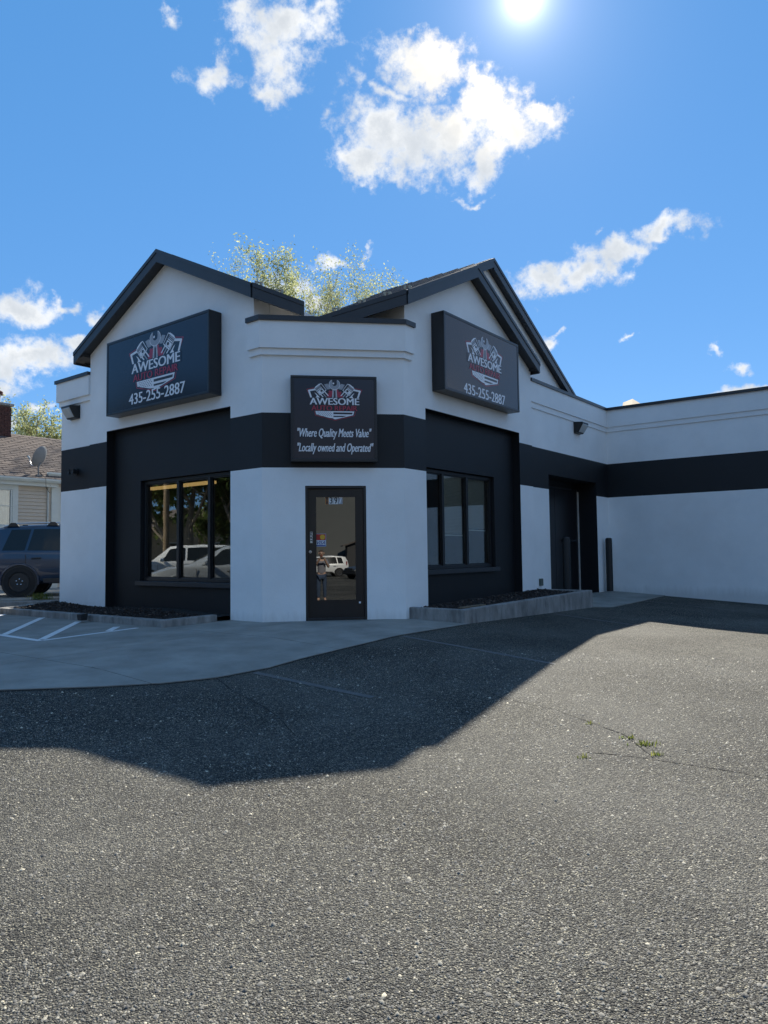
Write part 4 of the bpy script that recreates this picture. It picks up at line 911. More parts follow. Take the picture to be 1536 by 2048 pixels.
def car(name, label, cat, loc, rz, S, pm, rimmat, group=None, rails=False, handles=plast):
    t = thingw(name, label, cat, loc, rz, group)
    st = S['st']; hwk = S.get('hw',.88)
    # st rows: x, z bottom, z belt, z top, half width belt, half width top
    def ring(r):
        x, zb, zt_, zp, w, wt = r
        H = [(0,zb),(w*.78,zb),(w*.95,zb+.07),(w*1.0,zb+.22),(w*1.0,lerp(zb,zt_,.62)),(w*.985,zt_-.07),(w*.955,zt_),(lerp(w*.955,wt,.97),lerp(zt_,zp,.90)),(wt*.90,lerp(zt_,zp,.985)),(wt*.55,zp),(0,zp+.012)]
        full = [(x,-y,z) for y,z in H] + [(x,y,z) for y,z in H[-2:0:-1]]
        return full
    rings = [ring(r) for r in st]; n = len(rings[0]); mb = MB()
    vs = [p for r in rings for p in r]; fs = [(i*n+j,i*n+(j+1)%n,(i+1)*n+(j+1)%n,(i+1)*n+j) for i in range(len(st)-1) for j in range(n)]
    fs += [tuple(range(n)), tuple(range((len(st)-1)*n, len(st)*n))]
    mb.add(vs, fs); body = mb.build('body', pm, t, smooth=32)
    def at(x):
        for i in range(len(st)-1):
            if st[i][0] <= x <= st[i+1][0]:
                u_ = (x-st[i][0])/(st[i+1][0]-st[i][0]); return [lerp(st[i][k],st[i+1][k],u_) for k in range(6)]
        return st[-1]
    def sidep(x, v, off, s_):
        r = at(x); y0, z0_ = r[4]*.955, r[2]; y1, z1_ = lerp(r[4]*.955,r[5],.97), lerp(r[2],r[3],.90)
        return (x, s_*(lerp(y0,y1,v)+off), lerp(z0_,z1_,v))
    for s_ in (-1,1):
        for (xb0,xb1,xt0,xt1) in S['win']:
            mb = MB(); k = 6; vv = (.05,.5,.93)
            for v_ in vv:
                for i in range(k+1):
                    x = lerp(lerp(xb0,xt0,v_), lerp(xb1,xt1,v_), i/k); mb.v.append(sidep(x, v_, .006, s_))
            for r_ in range(2):
                for i in range(k): mb.f.append((r_*(k+1)+i, r_*(k+1)+i+1, (r_+1)*(k+1)+i+1, (r_+1)*(k+1)+i)); mb.mi.append(0)
            mb.build('side_window', carglass, t, recalc=False, smooth=60)
        for ax in (S['rear'],S['front']):
            r_ = S['wr']; y = s_*(hwk-.11)
            mb = MB(lambda x,q,z: (ax+x, s_*(hwk+.004)-s_*.02+q, r_+.0+z)); mb.lathe([(0,-.02),(r_+.035,-.02),(r_+.035,.02),(0,.02)], axis='y', n=32); mb.build('wheel_arch', plast, t, smooth=40)
            arc = [(ax+(r_+.05)*math.cos(R(a_)), s_*(hwk+.006), r_+(r_+.05)*math.sin(R(a_))) for a_ in range(-10,191,10)]
            MB().tube(arc, .026, 6).build('fender_flare', pm, t, smooth=60)
            wh = MB(lambda x,q,z: (ax+x, y+s_*q, r_+z)); wd = .13
            wh.lathe([(0,-wd*.8),(r_*.62,-wd*.8),(r_*.9,-wd*.85),(r_,-wd*.6),(r_,wd*.6),(r_*.95,wd*.92),(r_*.66,wd),(r_*.63,wd*.8),(0,wd*.78)], axis='y', n=36)
            wo = wh.build('wheel', rubber, t, smooth=40)
            rm = MB(lambda x,q,z: (ax+x, y+s_*(q+wd*.7), r_+z)); rm.lathe([(0,.012),(r_*.16,.02),(r_*.24,-.01),(r_*.40,-.03),(r_*.52,.0),(r_*.62,.035),(r_*.64,.03),(r_*.63,-.02),(0,-.05)], axis='y', n=32); rm.build('rim', rimmat, wo, smooth=45)
            for q_ in range(5):
                a_ = R(72*q_+15); MB(lambda x,q,z: (ax+r_*.19*math.cos(a_)+x, y+s_*(q+wd*.7+.0), r_+r_*.19*math.sin(a_)+z)).lathe([(0,.0),(.012,.0),(.012,.03),(0,.034)], axis='y', n=8).build('wheel_nut', chrome, wo)
            for q_ in range(8):
                a_ = R(45*q_); MB(lambda x,q,z: (ax+r_*.47*math.cos(a_)+x, y+s_*(q+wd*.7-.004), r_+r_*.47*math.sin(a_)+z)).lathe([(0,.0),(.024,.0),(.024,.006),(0,.006)], axis='y', n=8).build('rim_hole', plast if rimmat is rima else ldark, wo)
        for x in S['handle']:
            r = at(x); MB().tube([(x-.10,s_*(r[4]*.995+.012),r[2]-.16),(x-.05,s_*(r[4]*.995+.035),r[2]-.155),(x+.05,s_*(r[4]*.995+.035),r[2]-.15),(x+.10,s_*(r[4]*.995+.012),r[2]-.15)], .016, 6).build('door_handle', handles, t, smooth=60)
        for x in S['seam']:
            mb = MB(); pts = [(x,s_*(at(x)[4]+.0015),lerp(at(x)[1]+.22,at(x)[2]-.07,q_/6)) for q_ in range(7)]; mb.tube(pts, .006, 5); mb.build('door_seam', ldark, t)
        r = at(S['mirror']); MB(lambda x,y,z: (S['mirror']+x, s_*(r[4]*.99+.09)+y, r[2]+.07+z)).lathe([(0,-.10),(.05,-.09),(.075,-.03),(.075,.04),(.05,.09),(0,.10)], axis='y', n=12).build('mirror', pm, t, smooth=50)
        mb = MB(); x0, x1 = S['rear']+.5, S['front']-.5; mb.box(x0,x1,s_*(hwk-.005)-.012,s_*(hwk-.005)+.012,S['st'][len(st)//2][1]+.02,S['st'][len(st)//2][1]+.13); mb.build('sill_trim', plast, t, bevel=.01)
        fx = st[-1][0]; r2 = at(fx-.12)
        MB().loft2([(fx-.30,s_*.55,r2[2]-.17),(fx-.30,s_*.82,r2[2]-.15),(fx-.32,s_*.83,r2[2]-.03),(fx-.32,s_*.55,r2[2]-.05)], [(fx-.0,s_*.50,r2[2]-.20),(fx-.12,s_*.80,r2[2]-.19),(fx-.14,s_*.80,r2[2]-.07),(fx-.02,s_*.50,r2[2]-.09)]).build('headlight', lampw, t, bevel=.01)
        rx = st[0][0]; r3 = at(rx+.1)
        MB().loft2([(rx-.012,s_*.60,r3[2]-.10),(rx+.12,s_*.835,r3[2]-.10),(rx+.14,s_*.80,r3[2]+.22),(rx+.02,s_*.60,r3[2]+.22)], [(rx+.2,s_*.60,r3[2]-.1),(rx+.2,s_*.86,r3[2]-.1),(rx+.2,s_*.82,r3[2]+.22),(rx+.2,s_*.60,r3[2]+.22)]).build('taillight', lampr, t, bevel=.01)
        if rails:
            rr_ = [at(x) for x in (S['rail'][0],S['rail'][1])]; y = s_*(at(0)[5]*.93)
            xs = np.linspace(S['rail'][0],S['rail'][1],9)
            MB().tube([(x,y,at(x)[3]+(.0 if i in (0,8) else .045)) for i,x in enumerate(xs)], .016, 8).build('roof_rail', alu, t, smooth=60)
            for x in (xs[1]-.06, xs[4], xs[7]+.06): MB().loft2([(x-.13,y-.02,at(x)[3]-.02),(x+.13,y-.02,at(x)[3]-.02),(x+.13,y+.02,at(x)[3]-.02),(x-.13,y+.02,at(x)[3]-.02)], [(x-.05,y-.018,at(x)[3]+.065),(x+.05,y-.018,at(x)[3]+.065),(x+.05,y+.018,at(x)[3]+.065),(x-.05,y+.018,at(x)[3]+.065)]).build('rail_foot', plast, t)
    # windscreen and rear window
    def cross(x, v): r = at(x); return r
    for nm, xa, xb in (('windscreen',S['ws'][0],S['ws'][1]),('rear_window',S['rw'][0],S['rw'][1])):
        mb = MB(); k = 8
        for i in range(3):
            x = lerp(xa,xb,[.06,.5,.94][i]); r = at(x)
            for j in range(k+1):
                y = lerp(-1,1,j/k)*r[5]*.86; mb.v.append((x+(.006 if xb < xa else -.006), y, r[3]+.010-(abs(j-k/2)/(k/2))**2*.012+.006))
        for i in range(2):
            for j in range(k): mb.f.append((i*(k+1)+j,i*(k+1)+j+1,(i+1)*(k+1)+j+1,(i+1)*(k+1)+j)); mb.mi.append(0)
        mb.build(nm, carglass, t, recalc=False, smooth=60)
    fx = st[-1][0]; MB().box(fx-.08,fx+.012,-.46,.46,.62,.80).build('grille', plast, t, bevel=.02); MB().box(fx-.15,fx+.02,-.80,.80,.34,.52).build('bumper', plast, t, bevel=.04); rx = st[0][0]; MB().box(rx-.03,rx+.15,-.80,.80,.36,.56).build('bumper', plast, t, bevel=.04)
    return t
SUV = dict(st=[(-2.12,.42,1.00,1.04,.76,.70),(-2.07,.36,1.04,1.30,.80,.66),(-1.90,.33,1.06,1.60,.85,.62),(-1.62,.31,1.06,1.665,.875,.62),(-.8,.30,1.05,1.69,.88,.63),(0,.30,1.04,1.685,.88,.63),(.50,.30,1.03,1.63,.88,.61),(1.22,.31,1.02,1.08,.875,.72),(1.65,.33,.98,1.02,.86,.70),(1.98,.36,.90,.93,.80,.64),(2.10,.42,.80,.82,.72,.58)],
    hw=.88, wr=.355, rear=-1.30, front=1.32, win=[(-1.70,-1.22,-1.52,-1.10),(-1.16,-.12,-1.04,-.14),(-.04,.92,-.06,.50)], handle=(-.95,.12), seam=(-1.18,-.08,.98), mirror=.82, ws=(1.20,.52), rw=(-2.06,-1.92), rail=(-1.72,.42))
HB = dict(st=[(-2.15,.42,.86,.92,.74,.66),(-2.08,.34,.92,1.05,.80,.64),(-1.75,.26,.96,1.28,.86,.58),(-1.1,.22,.96,1.44,.88,.57),(-.3,.20,.95,1.48,.89,.58),(.25,.20,.94,1.42,.89,.57),(1.10,.20,.93,.98,.885,.70),(1.6,.22,.86,.90,.86,.70),(2.05,.28,.74,.77,.80,.62),(2.25,.34,.62,.64,.70,.52)],
    hw=.89, wr=.33, rear=-1.32, front=1.36, win=[(-1.62,-1.12,-1.35,-1.0),(-1.05,-.16,-.95,-.2),(-.08,.88,-.12,.28)], handle=(-.9,.1), seam=(-1.1,-.12,.95), mirror=.72, ws=(1.08,.27), rw=(-2.05,-1.78), rail=(-1.5,.2))
blue = paint('blue_car_paint', (.006,.023,.056)); grey = paint('grey_car_paint', (.30,.32,.34)); cwhite = paint('white_car_paint', (.70,.70,.69)); cdark = paint('dark_car_paint', (.02,.022,.025))
ca_ = R(90-76)
rw_ = Vector((-8.44,16.68,.2)); fwd = Vector((math.cos(ca_),math.sin(ca_),0)); lft = Vector((-fwd.y,fwd.x,0))
cpos = rw_ + fwd*1.30 + lft*.88
car('parked_car', 'dark blue SUV with roof rails and black steel wheels beside the neighbour house', 'car', cpos, ca_, SUV, blue, rimk, rails=True)

# ---- house
HBb = 13.85
house = thing('neighbour_house', 'cream sided bungalow with brown shingle roof behind the blue car', 'house', (1,HBb,0))
ez = 3.42; HR = .55
MB().box(-4,2.72,HBb+.03,HBb+6,.1,3.36).build('wall', siding, house)
zpl = np.arange(.75, 3.24, .105)
for i, z in enumerate(zpl):
    for x0, x1 in ((1.72,2.72),) if z > .9 else ((-4,2.72),):
        MB().loft2([(x0,HBb+.03,z),(x1,HBb+.03,z),(x1,HBb+.03,z+.105),(x0,HBb+.03,z+.105)], [(x0,HBb-.004,z),(x1,HBb-.004,z),(x1,HBb+.022,z+.104),(x0,HBb+.022,z+.104)]).build('siding_plank', siding, house)
w = MB(); frame_box(w, rk, .35, 1.72, 1.85, 3.22, .16, HBb-.03, HBb+.02); win = w.build('window', htrim, house, bevel=.006)
w = MB(); frame_box(w, rk, .51, 1.56, 2.01, 3.09, .05, HBb-.015, HBb+.025); w.build('sash', htrim, win); MB().box(.56,1.51,HBb+.0,HBb+.012,2.58,2.60).build('glazing_bar', htrim, win)
MB().box(.56,1.51,HBb+.014,HBb+.02,2.06,3.04).build('pane', glass, win)
mb = MB(); k = 40
for i in range(k+1): x = lerp(.56,1.51,i/k); y = HBb+.024+.004*math.sin(i*1.9); mb.v += [(x,y,2.06),(x,y,3.04)]
for i in range(k): mb.f.append((2*i,2*i+2,2*i+3,2*i+1)); mb.mi.append(0)
mb.build('curtain', curtain, win, recalc=False, smooth=80)
MB().box(2.70,2.92,HBb-.03,HBb+.2,.1,3.3).build('corner_trim', htrim, house, bevel=.006)
MB().box(2.93,5.5,HBb+.25,HBb+6,.1,3.55).build('side_wing_wall', siding, house)
MB().box(2.95,3.10,HBb+.20,HBb+.26,1.8,3.25).build('corner_trim', htrim, house)
MB().tube([(2.59,HBb-.03,.4),(2.59,HBb-.03,3.1),(2.60,HBb-.16,3.26)], .022, 8).build('downspout', htrim, house)
def gutter(a0, a1, b, z):
    pr_ = [(0,0),(-.03,-.09),(-.09,-.09),(-.13,-.03),(-.13,.02),(-.115,.02),(-.115,-.02),(-.015,-.02),(-.012,.02),(0,.02)]
    return MB().loft2([(a0,b+y,z+q) for y,q in pr_], [(a1,b+y,z+q) for y,q in pr_]).build('gutter', htrim, house)
gutter(-4,2.86,HBb-.16,ez-.02); gutter(2.62,5.5,HBb+.12,3.64)
MB().box(-4,2.80,HBb-.16,HBb+.03,3.22,3.32).build('fascia', htrim, house); MB().box(-4,2.80,HBb-.16,HBb+.04,3.20,3.22).build('soffit', htrim, house)
MB().box(2.62,5.5,HBb+.10,HBb+.3,3.45,3.55).build('fascia', htrim, house)
EB = HBb-.20
def zh(a, b): return ez+HR*(b-EB)
RB = EB+3.15
mb = MB(); mb.slab([(-4.2,EB),(5.6,EB),(5.6,RB),(-4.2,RB)], zh, .08); mb.slab([(-4.2,RB),(5.6,RB),(5.6,RB+3.2),(-4.2,RB+3.2)], lambda a,b: zh(a,2*RB-b), .08)
hroof = mb.build('roof', shing, house)
sm = None; sl_ = math.hypot(1,HR); rows = 24; ev = 3.15/rows
for r_ in range(rows):
    for c in range(12):
        a = .95+.30*c+(.15 if r_ % 2 else 0); b = EB+ev*r_
        if sm is None:
            mb = MB(); mb.loft2([(0,0,0),(.285,0,0),(.285,ev*1.25,HR*ev*1.25-.006),(0,ev*1.25,HR*ev*1.25-.006)], [(0,-.004,.016),(.285,-.004,.016),(.285,ev*1.25,HR*ev*1.25+.004),(0,ev*1.25,HR*ev*1.25+.004)])
            o = mb.build('shingle', shing, hroof, org=(0,0,0)); sm = o
        else: o = sm.copy(); COL.objects.link(o)
        o.parent = hroof; o.location = (a-ORG[house.name][0]+rnd.uniform(-.008,.008), b-ORG[house.name][1]+rnd.uniform(-.004,.004), zh(a,b)+.002+rnd.uniform(0,.005)); o.rotation_euler = (0,0,rnd.uniform(-.015,.015))
# chimney
chim = MB().box(1.95,2.70,RB-.25,RB+.35,4.6,6.02).build('chimney', mortar, house)
mb = MB()
for i in range(19):
    z = 4.62+.072*i; o2 = .1 if i % 2 else 0
    for j in range(5):
        x0 = 1.93+.195*j-o2; x1 = min(x0+.182,2.722); x0 = max(x0,1.93)
        if x1-x0 > .03:
            q_ = rnd.uniform(0,.01); mb.box(x0,x1,RB-.275-q_,RB-.2,z,z+.06)
    for j in range(4):
        y0 = max(RB-.26+.17*j-o2*.8,RB-.27); mb.box(2.68,2.725+rnd.uniform(0,.008),y0,y0+.155,z,z+.06)
b_ = mb.build('brick', brick, chim); tag(b_, kind='stuff')
MB().box(1.88,2.79,RB-.32,RB+.42,6.02,6.10).build('chimney_cap', conc2, chim, bevel=.01)
MB(lambda x,y,z: (2.42+x,RB+.05+y,6.1+z)).lathe([(0,0),(.10,0),(.10,.30),(.0,.30)], n=16).build('flue_pipe', htrim, chim, smooth=40); MB(lambda x,y,z: (2.42+x,RB+.05+y,6.4+z)).lathe([(0,.0),(.16,.0),(.16,.10),(.10,.14),(0,.15)], n=16).build('flue_cowl', brick, chim, smooth=40)
# satellite dish on the roof
DA, DB = 2.30, EB+.18
dz_ = zh(DA,DB)
dsh = thing('satellite_dish', 'grey satellite dish on a bent mast at the roof edge of the cream house', 'dish', (DA,DB,dz_))
o_ = (DA,DB,dz_)
MB().tube([(DA,DB,dz_),(DA-.02,DB-.02,dz_+.25),(DA+.04,DB-.05,dz_+.40)], .022, 8).build('mast', dishm, dsh, smooth=60)
MB().box(DA-.08,DA+.08,DB-.08,DB+.08,dz_-.02,dz_+.03).build('foot', dishm, dsh)
dn = Vector((-.42,.80,.38)).normalized(); dxx = Vector((0,0,1)).cross(dn).normalized(); dyy = dn.cross(dxx); dc_ = Vector((DA+.06,DB-.02,dz_+.56))
def dxf(x, y, z): p = dc_+dxx*x+dyy*y*1.12+dn*z; return (p.x,p.y,p.z)
MB(dxf).lathe([(0,-.004),(.12,.006),(.22,.03),(.285,.055),(.292,.062),(.285,.064),(.22,.04),(.12,.018),(0,.008)], n=32).build('reflector', dishm, dsh, smooth=50)
MB().tube([dxf(0,-.27,.03),dxf(0,-.30,.20),dxf(0,-.16,.36)], .012, 8).build('arm', alu, dsh, smooth=60); MB().tube([dxf(0,-.16,.33),dxf(0,-.11,.42)], .03, 10).build('receiver', htrim, dsh, smooth=60)
MB().tube([(DA,DB-.02,dz_+.1),(DA+.1,DB-.15,dz_-.03),(DA+.06,EB-.14,dz_-.12),(DA+.08,EB-.12,dz_-.36),(DA+.25,EB-.0,dz_-.5)], .008, 5).build('cable', plast, dsh)

# ================================================================== TREES
def tree(name, label, x, y, z, h, spread, seed, lm, nleaf, up=.75, leaf=.10, group=None, trunk_r=.2, first=.25, bare=0.0):
    rr = random.Random(seed); t = thingw(name, label, 'tree', (x,y,z), 0, group); mb = MB(); tips = []
    def grow(p, d, l, r, lev):
        n = 4; path = [p.copy()]; rad = [r]; dd = d.copy()
        for i in range(n):
            dd = (dd + Vector((rr.gauss(0,.13),rr.gauss(0,.13),rr.gauss(0,.06)+.10*up))).normalized(); p = p + dd*l/n; path.append(p.copy()); rad.append(r*(1-.55*(i+1)/n))
            if lev >= 2: tips.append((p.copy(), dd.copy(), lev))
        mb.tube(path, rad, 6 if lev < 2 else (4 if lev < 3 else 3), cap=False)
        if lev >= 4: return
        k = [7,5,4,3][lev]
        for i in range(k):
            u_ = rr.uniform(.35 if lev else first, 1.0); j = min(int(u_*n), n-1); q = path[j].lerp(path[j+1], u_*n-j)
            an = rr.uniform(0,6.28); out_ = Vector((math.cos(an),math.sin(an),0))*spread; nd_ = (dd*up + out_*rr.uniform(.5,1.1) + Vector((0,0,rr.uniform(.1,.6)*up))).normalized()
            grow(q, nd_, l*rr.uniform(.48,.68)*(1 if lev else (1.15-u_*.5)), rad[j]*.55, lev+1)
    grow(Vector((0,0,0)), Vector((0,0,1)), h*.62, trunk_r, 0)
    mz = max(p.z for p,_,_ in tips); sc__ = h/mz
    up_ = [p for p,_,_ in tips if p.z > .62*mz]; ox_ = sum(p.x for p in up_)/len(up_); oy_ = sum(p.y for p in up_)/len(up_)
    lean = lambda z_: min(1, max(0, z_/(.62*mz)))
    mb.v = [(a-ox_*lean(c), b-oy_*lean(c), c) for a,b,c in mb.v]; tips = [(Vector((p.x-ox_*lean(p.z), p.y-oy_*lean(p.z), p.z)), d, l) for p,d,l in tips]
    mb.v = [(a*sc__,b*sc__,c*sc__) for a,b,c in mb.v]; mb.build('trunk', bark, t, recalc=False, smooth=80)
    lf = MB(); V_ = []; F_ = []
    for _ in range(nleaf):
        p, d, lev = tips[rr.randrange(len(tips))]; p = p*sc__
        if rr.random() < bare: continue
        s_ = leaf*rr.uniform(.5,1.3); q = p + Vector((rr.gauss(0,.16),rr.gauss(0,.16),rr.gauss(0,.2)))
        e1 = Vector((rr.gauss(0,1),rr.gauss(0,1),rr.gauss(0,1))).normalized(); e2 = e1.cross(Vector((rr.gauss(0,1),rr.gauss(0,1),rr.gauss(0,1)))).normalized()
        k = len(V_); V_ += [tuple(q-e1*s_), tuple(q+e2*s_*.45), tuple(q+e1*s_), tuple(q-e2*s_*.45)]; F_.append((k,k+1,k+2,k+3))
    lf.v = V_; lf.f = F_; lf.mi = [0]*len(F_); lf.build('crown', lm, t, recalc=False); return t
def tree_px(px, ytop, D, **k):
    d = pix_dir(px, ytop); p = Vector((0,0,HC)) + d*(D/d.y); z = 0.0
    return tree(k.pop('name'), k.pop('label'), p.x, D, z, p.z-z, k.pop('spread'), k.pop('seed'), k.pop('lm'), k.pop('nleaf'), **k)
TG = 'budding trees behind the shop'
tree_px(556, 488, 36, name='tree', label='tallest, fullest and greenest tree behind the left gable', spread=.62, seed=11, lm=leaf_y, nleaf=17000, up=1.2, leaf=.075, group=TG)
tree_px(474, 508, 38, name='tree', label='thin pale twigs showing above the left gable roof', spread=.5, seed=12, lm=leaf_y, nleaf=8000, up=1.2, leaf=.06, group=TG)
tree_px(622, 512, 35, name='tree', label='slender budding tree standing in the gap between the gables', spread=.5, seed=13, lm=leaf_y, nleaf=10000, up=1.25, leaf=.062, group=TG)
tree_px(712, 500, 37, name='tree', label='forked budding tree just right of the gap between the gables', spread=.75, seed=14, lm=leaf_y, nleaf=12000, up=1.05, leaf=.062, group=TG)
tree_px(782, 538, 37, name='tree', label='small budding tree low behind the right gable roof', spread=.6, seed=15, lm=leaf_y, nleaf=10000, up=1.05, leaf=.062, group=TG)
tree_px(92, 806, 34, name='tree', label='airy budding tree behind the roof of the cream house', spread=.9, seed=16, lm=leaf_y, nleaf=9000, up=.9, leaf=.07)
tree_px(32, 852, 40, name='tree', label='low dark green tree beside the brick chimney', spread=.9, seed=17, lm=leaf_g, nleaf=6000, up=.7, leaf=.08)

# ================================================================== DISTANT HILLS
def hill(name, m, pts, seed, label=None):
    """pts: ridge line of (x, y, height); slopes run down on both sides"""
    rr = random.Random(seed); mb = MB(); n = len(pts); rows_ = 9
    for (x, y, h) in pts:
        d = Vector((x,y,0)).normalized()
        for k in range(rows_):
            u_ = (k/(rows_-1)-.5)*2; q = Vector((x,y,0))+d*u_*h*3.2
            mb.v.append((q.x+rr.uniform(-3,3)*abs(u_), q.y+rr.uniform(-3,3), -2+(h+2)*(1-abs(u_)**1.25)*(1+rr.uniform(-.04,.04)*(abs(u_) > .1))))
    mb.f = [(i*rows_+k,(i+1)*rows_+k,(i+1)*rows_+k+1,i*rows_+k+1) for i in range(n-1) for k in range(rows_-1)]
    mb.mi = [0]*len(mb.f); o = mb.build(name, m, smooth=80); return tag(o, kind='structure')
hill('hill', tanhill, [(190,640,20),(200,620,85),(206,612,127),(214,608,130),(222,606,124),(240,600,90),(280,580,30)], 2)
hill('hill', hillm, [(-420,-300,30),(-260,-380,70),(-90,-420,105),(40,-430,118),(160,-410,96),(300,-360,70),(430,-250,35)], 3)

# ================================================================== WHAT STANDS BEHIND THE VIEWER AND SHOWS IN THE GLASS
def hdg(a, b): v = Vector((U[0]*a+V[0]*b, U[1]*a+V[1]*b)); return math.atan2(v.y, v.x)
p = W(-3.75,7.55,.0); car('parked_car', 'grey hatchback parked on the left, mirrored in the left shop window', 'car', (p.x,p.y,GW(p.x,p.y)), hdg(.8,.6), HB, grey, rima, 'cars mirrored in the shop glass')
p = W(-9.2,17.0,0); car('parked_car', 'white SUV parked beyond the grey one, mirrored in the left shop window', 'car', (p.x,p.y,GW(p.x,p.y)), hdg(.8,.6), SUV, cwhite, rima, 'cars mirrored in the shop glass')
car('parked_car', 'white SUV across the street, mirrored in the glass door', 'car', (2.9,-33,GW(2.9,-33)), R(176), SUV, cwhite, rima, 'cars mirrored in the shop glass')
car('parked_car', 'dark car across the street, mirrored low in the glass door', 'car', (6.3,-28,GW(6.3,-28)), R(150), HB, cdark, rima, 'cars mirrored in the shop glass')
def small_house(label, p, rz, w, dpt, eave, ridge, wm, rm):
    t = thingw('house', label, 'house', p, rz); MB().box(-w/2,w/2,-dpt/2,dpt/2,0,eave).build('wall', wm, t)
    MB().loft2([(-w/2,-dpt/2-.001,eave),(w/2,-dpt/2-.001,eave),(0,-dpt/2-.001,ridge)], [(-w/2,dpt/2+.001,eave),(w/2,dpt/2+.001,eave),(0,dpt/2+.001,ridge)]).build('gable', wm, t)
    mb = MB(); s_ = (ridge-eave)/(w/2)
    for q in (-1,1): mb.loft2([(0,-dpt/2-.4,ridge+.03),(q*(w/2+.5),-dpt/2-.4,eave-.5*s_+.03),(q*(w/2+.5),-dpt/2-.4,eave-.5*s_+.15),(0,-dpt/2-.4,ridge+.15)], [(0,dpt/2+.4,ridge+.03),(q*(w/2+.5),dpt/2+.4,eave-.5*s_+.03),(q*(w/2+.5),dpt/2+.4,eave-.5*s_+.15),(0,dpt/2+.4,ridge+.15)])
    mb.build('roof', rm, t)
    for x in (-w*.28,w*.2): 
        f_ = MB(); frame_box(f_, rk, x-.5, x+.5, 1.0, 2.4, .09, -dpt/2-.05, -dpt/2+.03); fo = f_.build('window', htrim, t); MB().box(x-.41,x+.41,-dpt/2-.02,-dpt/2-.01,1.09,2.31).build('pane', carglass, fo)
    return t
p = W(-27,42,0); small_house('tan gabled house mirrored in the left pane of the left window', (p.x,p.y,-.3), hdg(1,.1)+.2, 8, 7, 2.8, 5.0, stonew, brown_roof)
small_house('dark roofed house across the street, mirrored in the glass door', (13.5,-58,-.7), R(185), 11, 7, 2.7, 4.6, darkw, brown_roof)
p = W(-11.6,21.6,-.3); t = thingw('utility_pole', 'weathered wooden pole mirrored in the left shop window', 'pole', p); MB().tube([(0,0,-.3),(0,0,9.5)], [.15,.11], 12).build('post', barkp, t, smooth=60); MB().box(-1.1,1.1,-.06,.06,8.7,8.82).build('crossarm', barkp, t)
TG2 = 'trees mirrored in the shop glass'
for (a, b, h, s, lab, lm_) in ((-14.8,24,10,21,'bushy green tree mirrored in the middle pane of the left window',leaf_g), (-15.0,20.5,10,22,'dense green tree mirrored in the right pane of the left window',leaf_d), (-24,34,12,23,'tall tree mirrored at the left edge of the left window',leaf_g)):
    p = W(a,b,-.3); tree('tree', lab, p.x, p.y, -.4, h, .95, s, lm_, 14000, up=.5, leaf=.2, group=TG2, first=.05)
tree('tree', 'round green tree across the street, mirrored in the glass door', 1.8, -52, -1, 4.2, .95, 24, leaf_d, 7000, up=.6, leaf=.13, group=TG2, first=.1)
fe = thing('fence', 'brown board fence mirrored in the left shop window', 'fence', (-13.5,16.2,-.3))
fo = None
for i in range(30):
    if fo is None: fo = MB().box(-.075,.075,-.012,.012,0,1.7).build('board', fencem, fe, org=(0,0,0)); o = fo
    else: o = fo.copy(); COL.objects.link(o)
    o.parent = fe; o.location = (-.11*i+1.2, .13*i-1.4, rnd.uniform(-.02,.02)); o.rotation_euler = (0,0,R(130))
MB().tube([(-12.3,14.8,.1),(-15.6,18.7,.1)], .035, 4).build('rail', fencem, fe); MB().tube([(-12.3,14.8,1.0),(-15.6,18.7,1.0)], .035, 4).build('rail', fencem, fe)

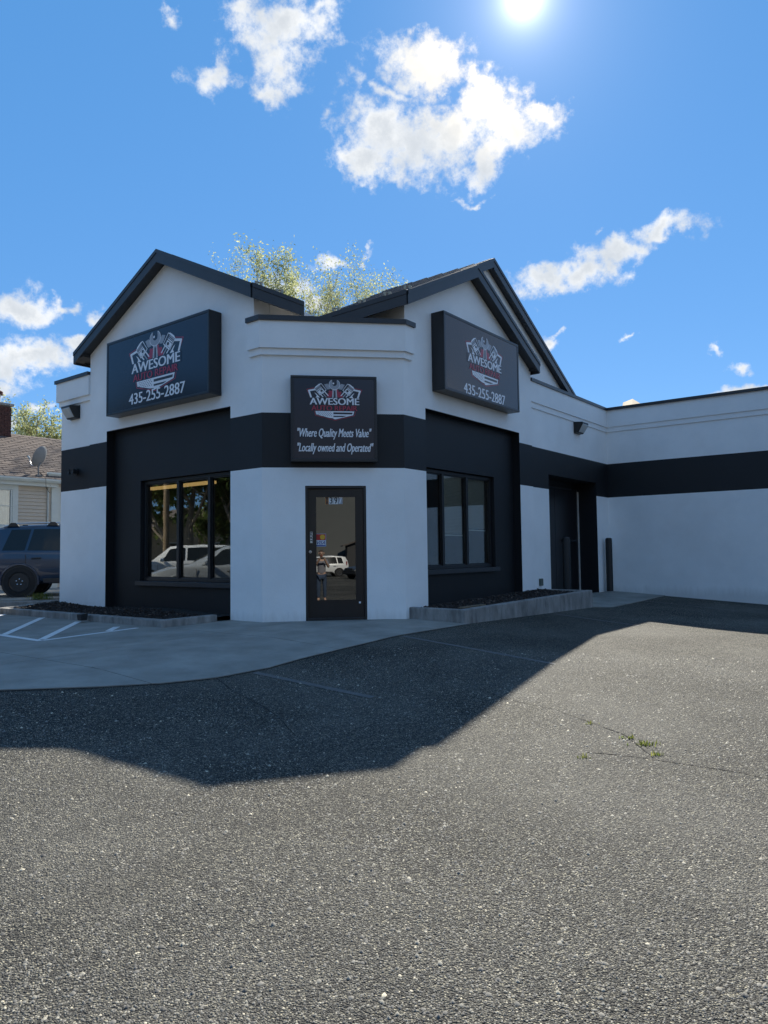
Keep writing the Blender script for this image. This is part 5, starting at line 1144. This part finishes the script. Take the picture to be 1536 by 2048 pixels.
# the photographer, seen only mirrored in the door
def person():
    zg = GW(.05,-.42); t = thingw('person', 'person in grey top and jeans raising a phone, mirrored in the glass door', 'person', (.05,-.42,zg), 0)
    def skinned(name, verts, edges, rads, m, parent, root=0):
        me = bpy.data.meshes.new(name); me.from_pydata(verts, edges, []); ob = bpy.data.objects.new(name, me); COL.objects.link(ob)
        md = ob.modifiers.new('s','SKIN'); md.use_smooth_shade = True; md2 = ob.modifiers.new('u','SUBSURF'); md2.levels = 2; md2.render_levels = 2
        for i, r_ in enumerate(rads): me.skin_vertices[0].data[i].radius = r_ if isinstance(r_, tuple) else (r_,r_); me.skin_vertices[0].data[i].use_root = (i == root)
        bpy.context.view_layer.update(); dg = bpy.context.evaluated_depsgraph_get(); nm = bpy.data.meshes.new_from_object(ob.evaluated_get(dg)); bpy.data.objects.remove(ob)
        nm.materials.clear(); nm.materials.append(m); o2 = bpy.data.objects.new(name, nm); COL.objects.link(o2); o2.parent = parent; ORG[o2.name] = (0,0,0)
        nm.shade_smooth(); return o2
    k = 1.70/1.75
    # body: skin surface from head to hands and feet
    Vb = [(0,0,.94),(0,0,1.10),(0,.01,1.28),(0,0,1.42),(0,.01,1.50),(0,.02,1.56),(0,.03,1.63),(0,.03,1.71),
          (.17,0,1.40),(.25,.10,1.18),(.13,.27,1.40),(.08,.33,1.50),(-.17,0,1.40),(-.25,.10,1.18),(-.13,.27,1.40),(-.08,.33,1.50),
          (.10,0,.88),(.11,.02,.48),(.11,-.02,.09),(.12,.13,.03),(-.10,0,.88),(-.11,.02,.48),(-.11,-.02,.09),(-.12,.13,.03)]
    E_ = [(0,1),(1,2),(2,3),(3,4),(4,5),(5,6),(6,7),(3,8),(8,9),(9,10),(10,11),(3,12),(12,13),(13,14),(14,15),(0,16),(16,17),(17,18),(18,19),(0,20),(20,21),(21,22),(22,23)]
    Rr = [(.15,.11),(.13,.10),(.16,.11),(.12,.09),.055,.055,.095,.085,.06,.045,.036,.03,.06,.045,.036,.03,.085,.06,.042,.045,.085,.06,.042,.045]
    skinned('body', Vb, E_, Rr, skin, t)
    skinned('top', [(0,0,.90),(0,0,1.10),(0,.01,1.28),(0,0,1.41),(.18,0,1.40),(.25,.09,1.20),(-.18,0,1.40),(-.25,.09,1.20)], [(0,1),(1,2),(2,3),(3,4),(4,5),(3,6),(6,7)], [(.175,.13),(.155,.12),(.18,.128),(.13,.10),.08,.062,.08,.062], shirt, t)
    skinned('jeans', [(0,0,.92),(.10,0,.86),(.11,.02,.48),(.11,-.02,.11),(-.10,0,.86),(-.11,.02,.48),(-.11,-.02,.11)], [(0,1),(1,2),(2,3),(0,4),(4,5),(5,6)], [(.165,.12),.10,.075,.06,.10,.075,.06], jeans, t)
    skinned('hair', [(0,-.0,1.74),(0,-.06,1.68),(0,-.07,1.55)], [(0,1),(1,2)], [.085,.09,.06], hairm, t)
    for s_ in (-1,1):
        for f_ in range(5):
            bx, bz = s_*(.085+.004*f_), 1.53-.022*f_ if f_ < 4 else 1.47
            skinned('finger', [(bx,.34,bz),(bx-s_*.012,.372,bz+.006),(bx-s_*.04,.378 if f_ < 4 else .36,bz+(.004 if f_ < 4 else .03))], [(0,1),(1,2)], [.009,.008,.007], skin, t)
        MB().loft2([(s_*.12-.045,-.10,.0),(s_*.12+.045,-.10,.0),(s_*.12+.05,.17,.0),(s_*.12-.05,.17,.0)], [(s_*.12-.035,-.09,.09),(s_*.12+.035,-.09,.09),(s_*.12+.035,.12,.05),(s_*.12-.035,.12,.05)]).build('shoe', plast, t, bevel=.02)
    for s_ in (-1,1):
        MB(lambda x,y,z: (s_*.035+x,.112+y,1.665+z)).lathe([(0,-.01),(.012,-.006),(.014,0),(.012,.006),(0,.01)], axis='y', n=10).build('eye', ldark, t)
        MB(lambda x,y,z: (s_*.098+x,.03+y,1.655+z)).lathe([(0,-.035),(.012,-.02),(.016,.0),(.012,.02),(0,.03)], n=8).build('ear', skin, t)
    MB().loft2([(-.016,.118,1.62),(.016,.118,1.62),(.008,.115,1.665),(-.008,.115,1.665)], [(-.010,.145,1.622),(.010,.145,1.622),(.004,.122,1.662),(-.004,.122,1.662)]).build('nose', skin, t); MB().box(-.025,.025,.112,.122,1.585,1.595).build('mouth', lred, t)
    # phone held up, a thing of its own
    ph = MB().box(-.075,.075,-.004,.004,-.037,.037).build('phone', plast, None, bevel=.003); ph.location = (.05,-.045,zg+1.50); tag(ph, 'dark phone held up by the mirrored person', 'phone')
person()
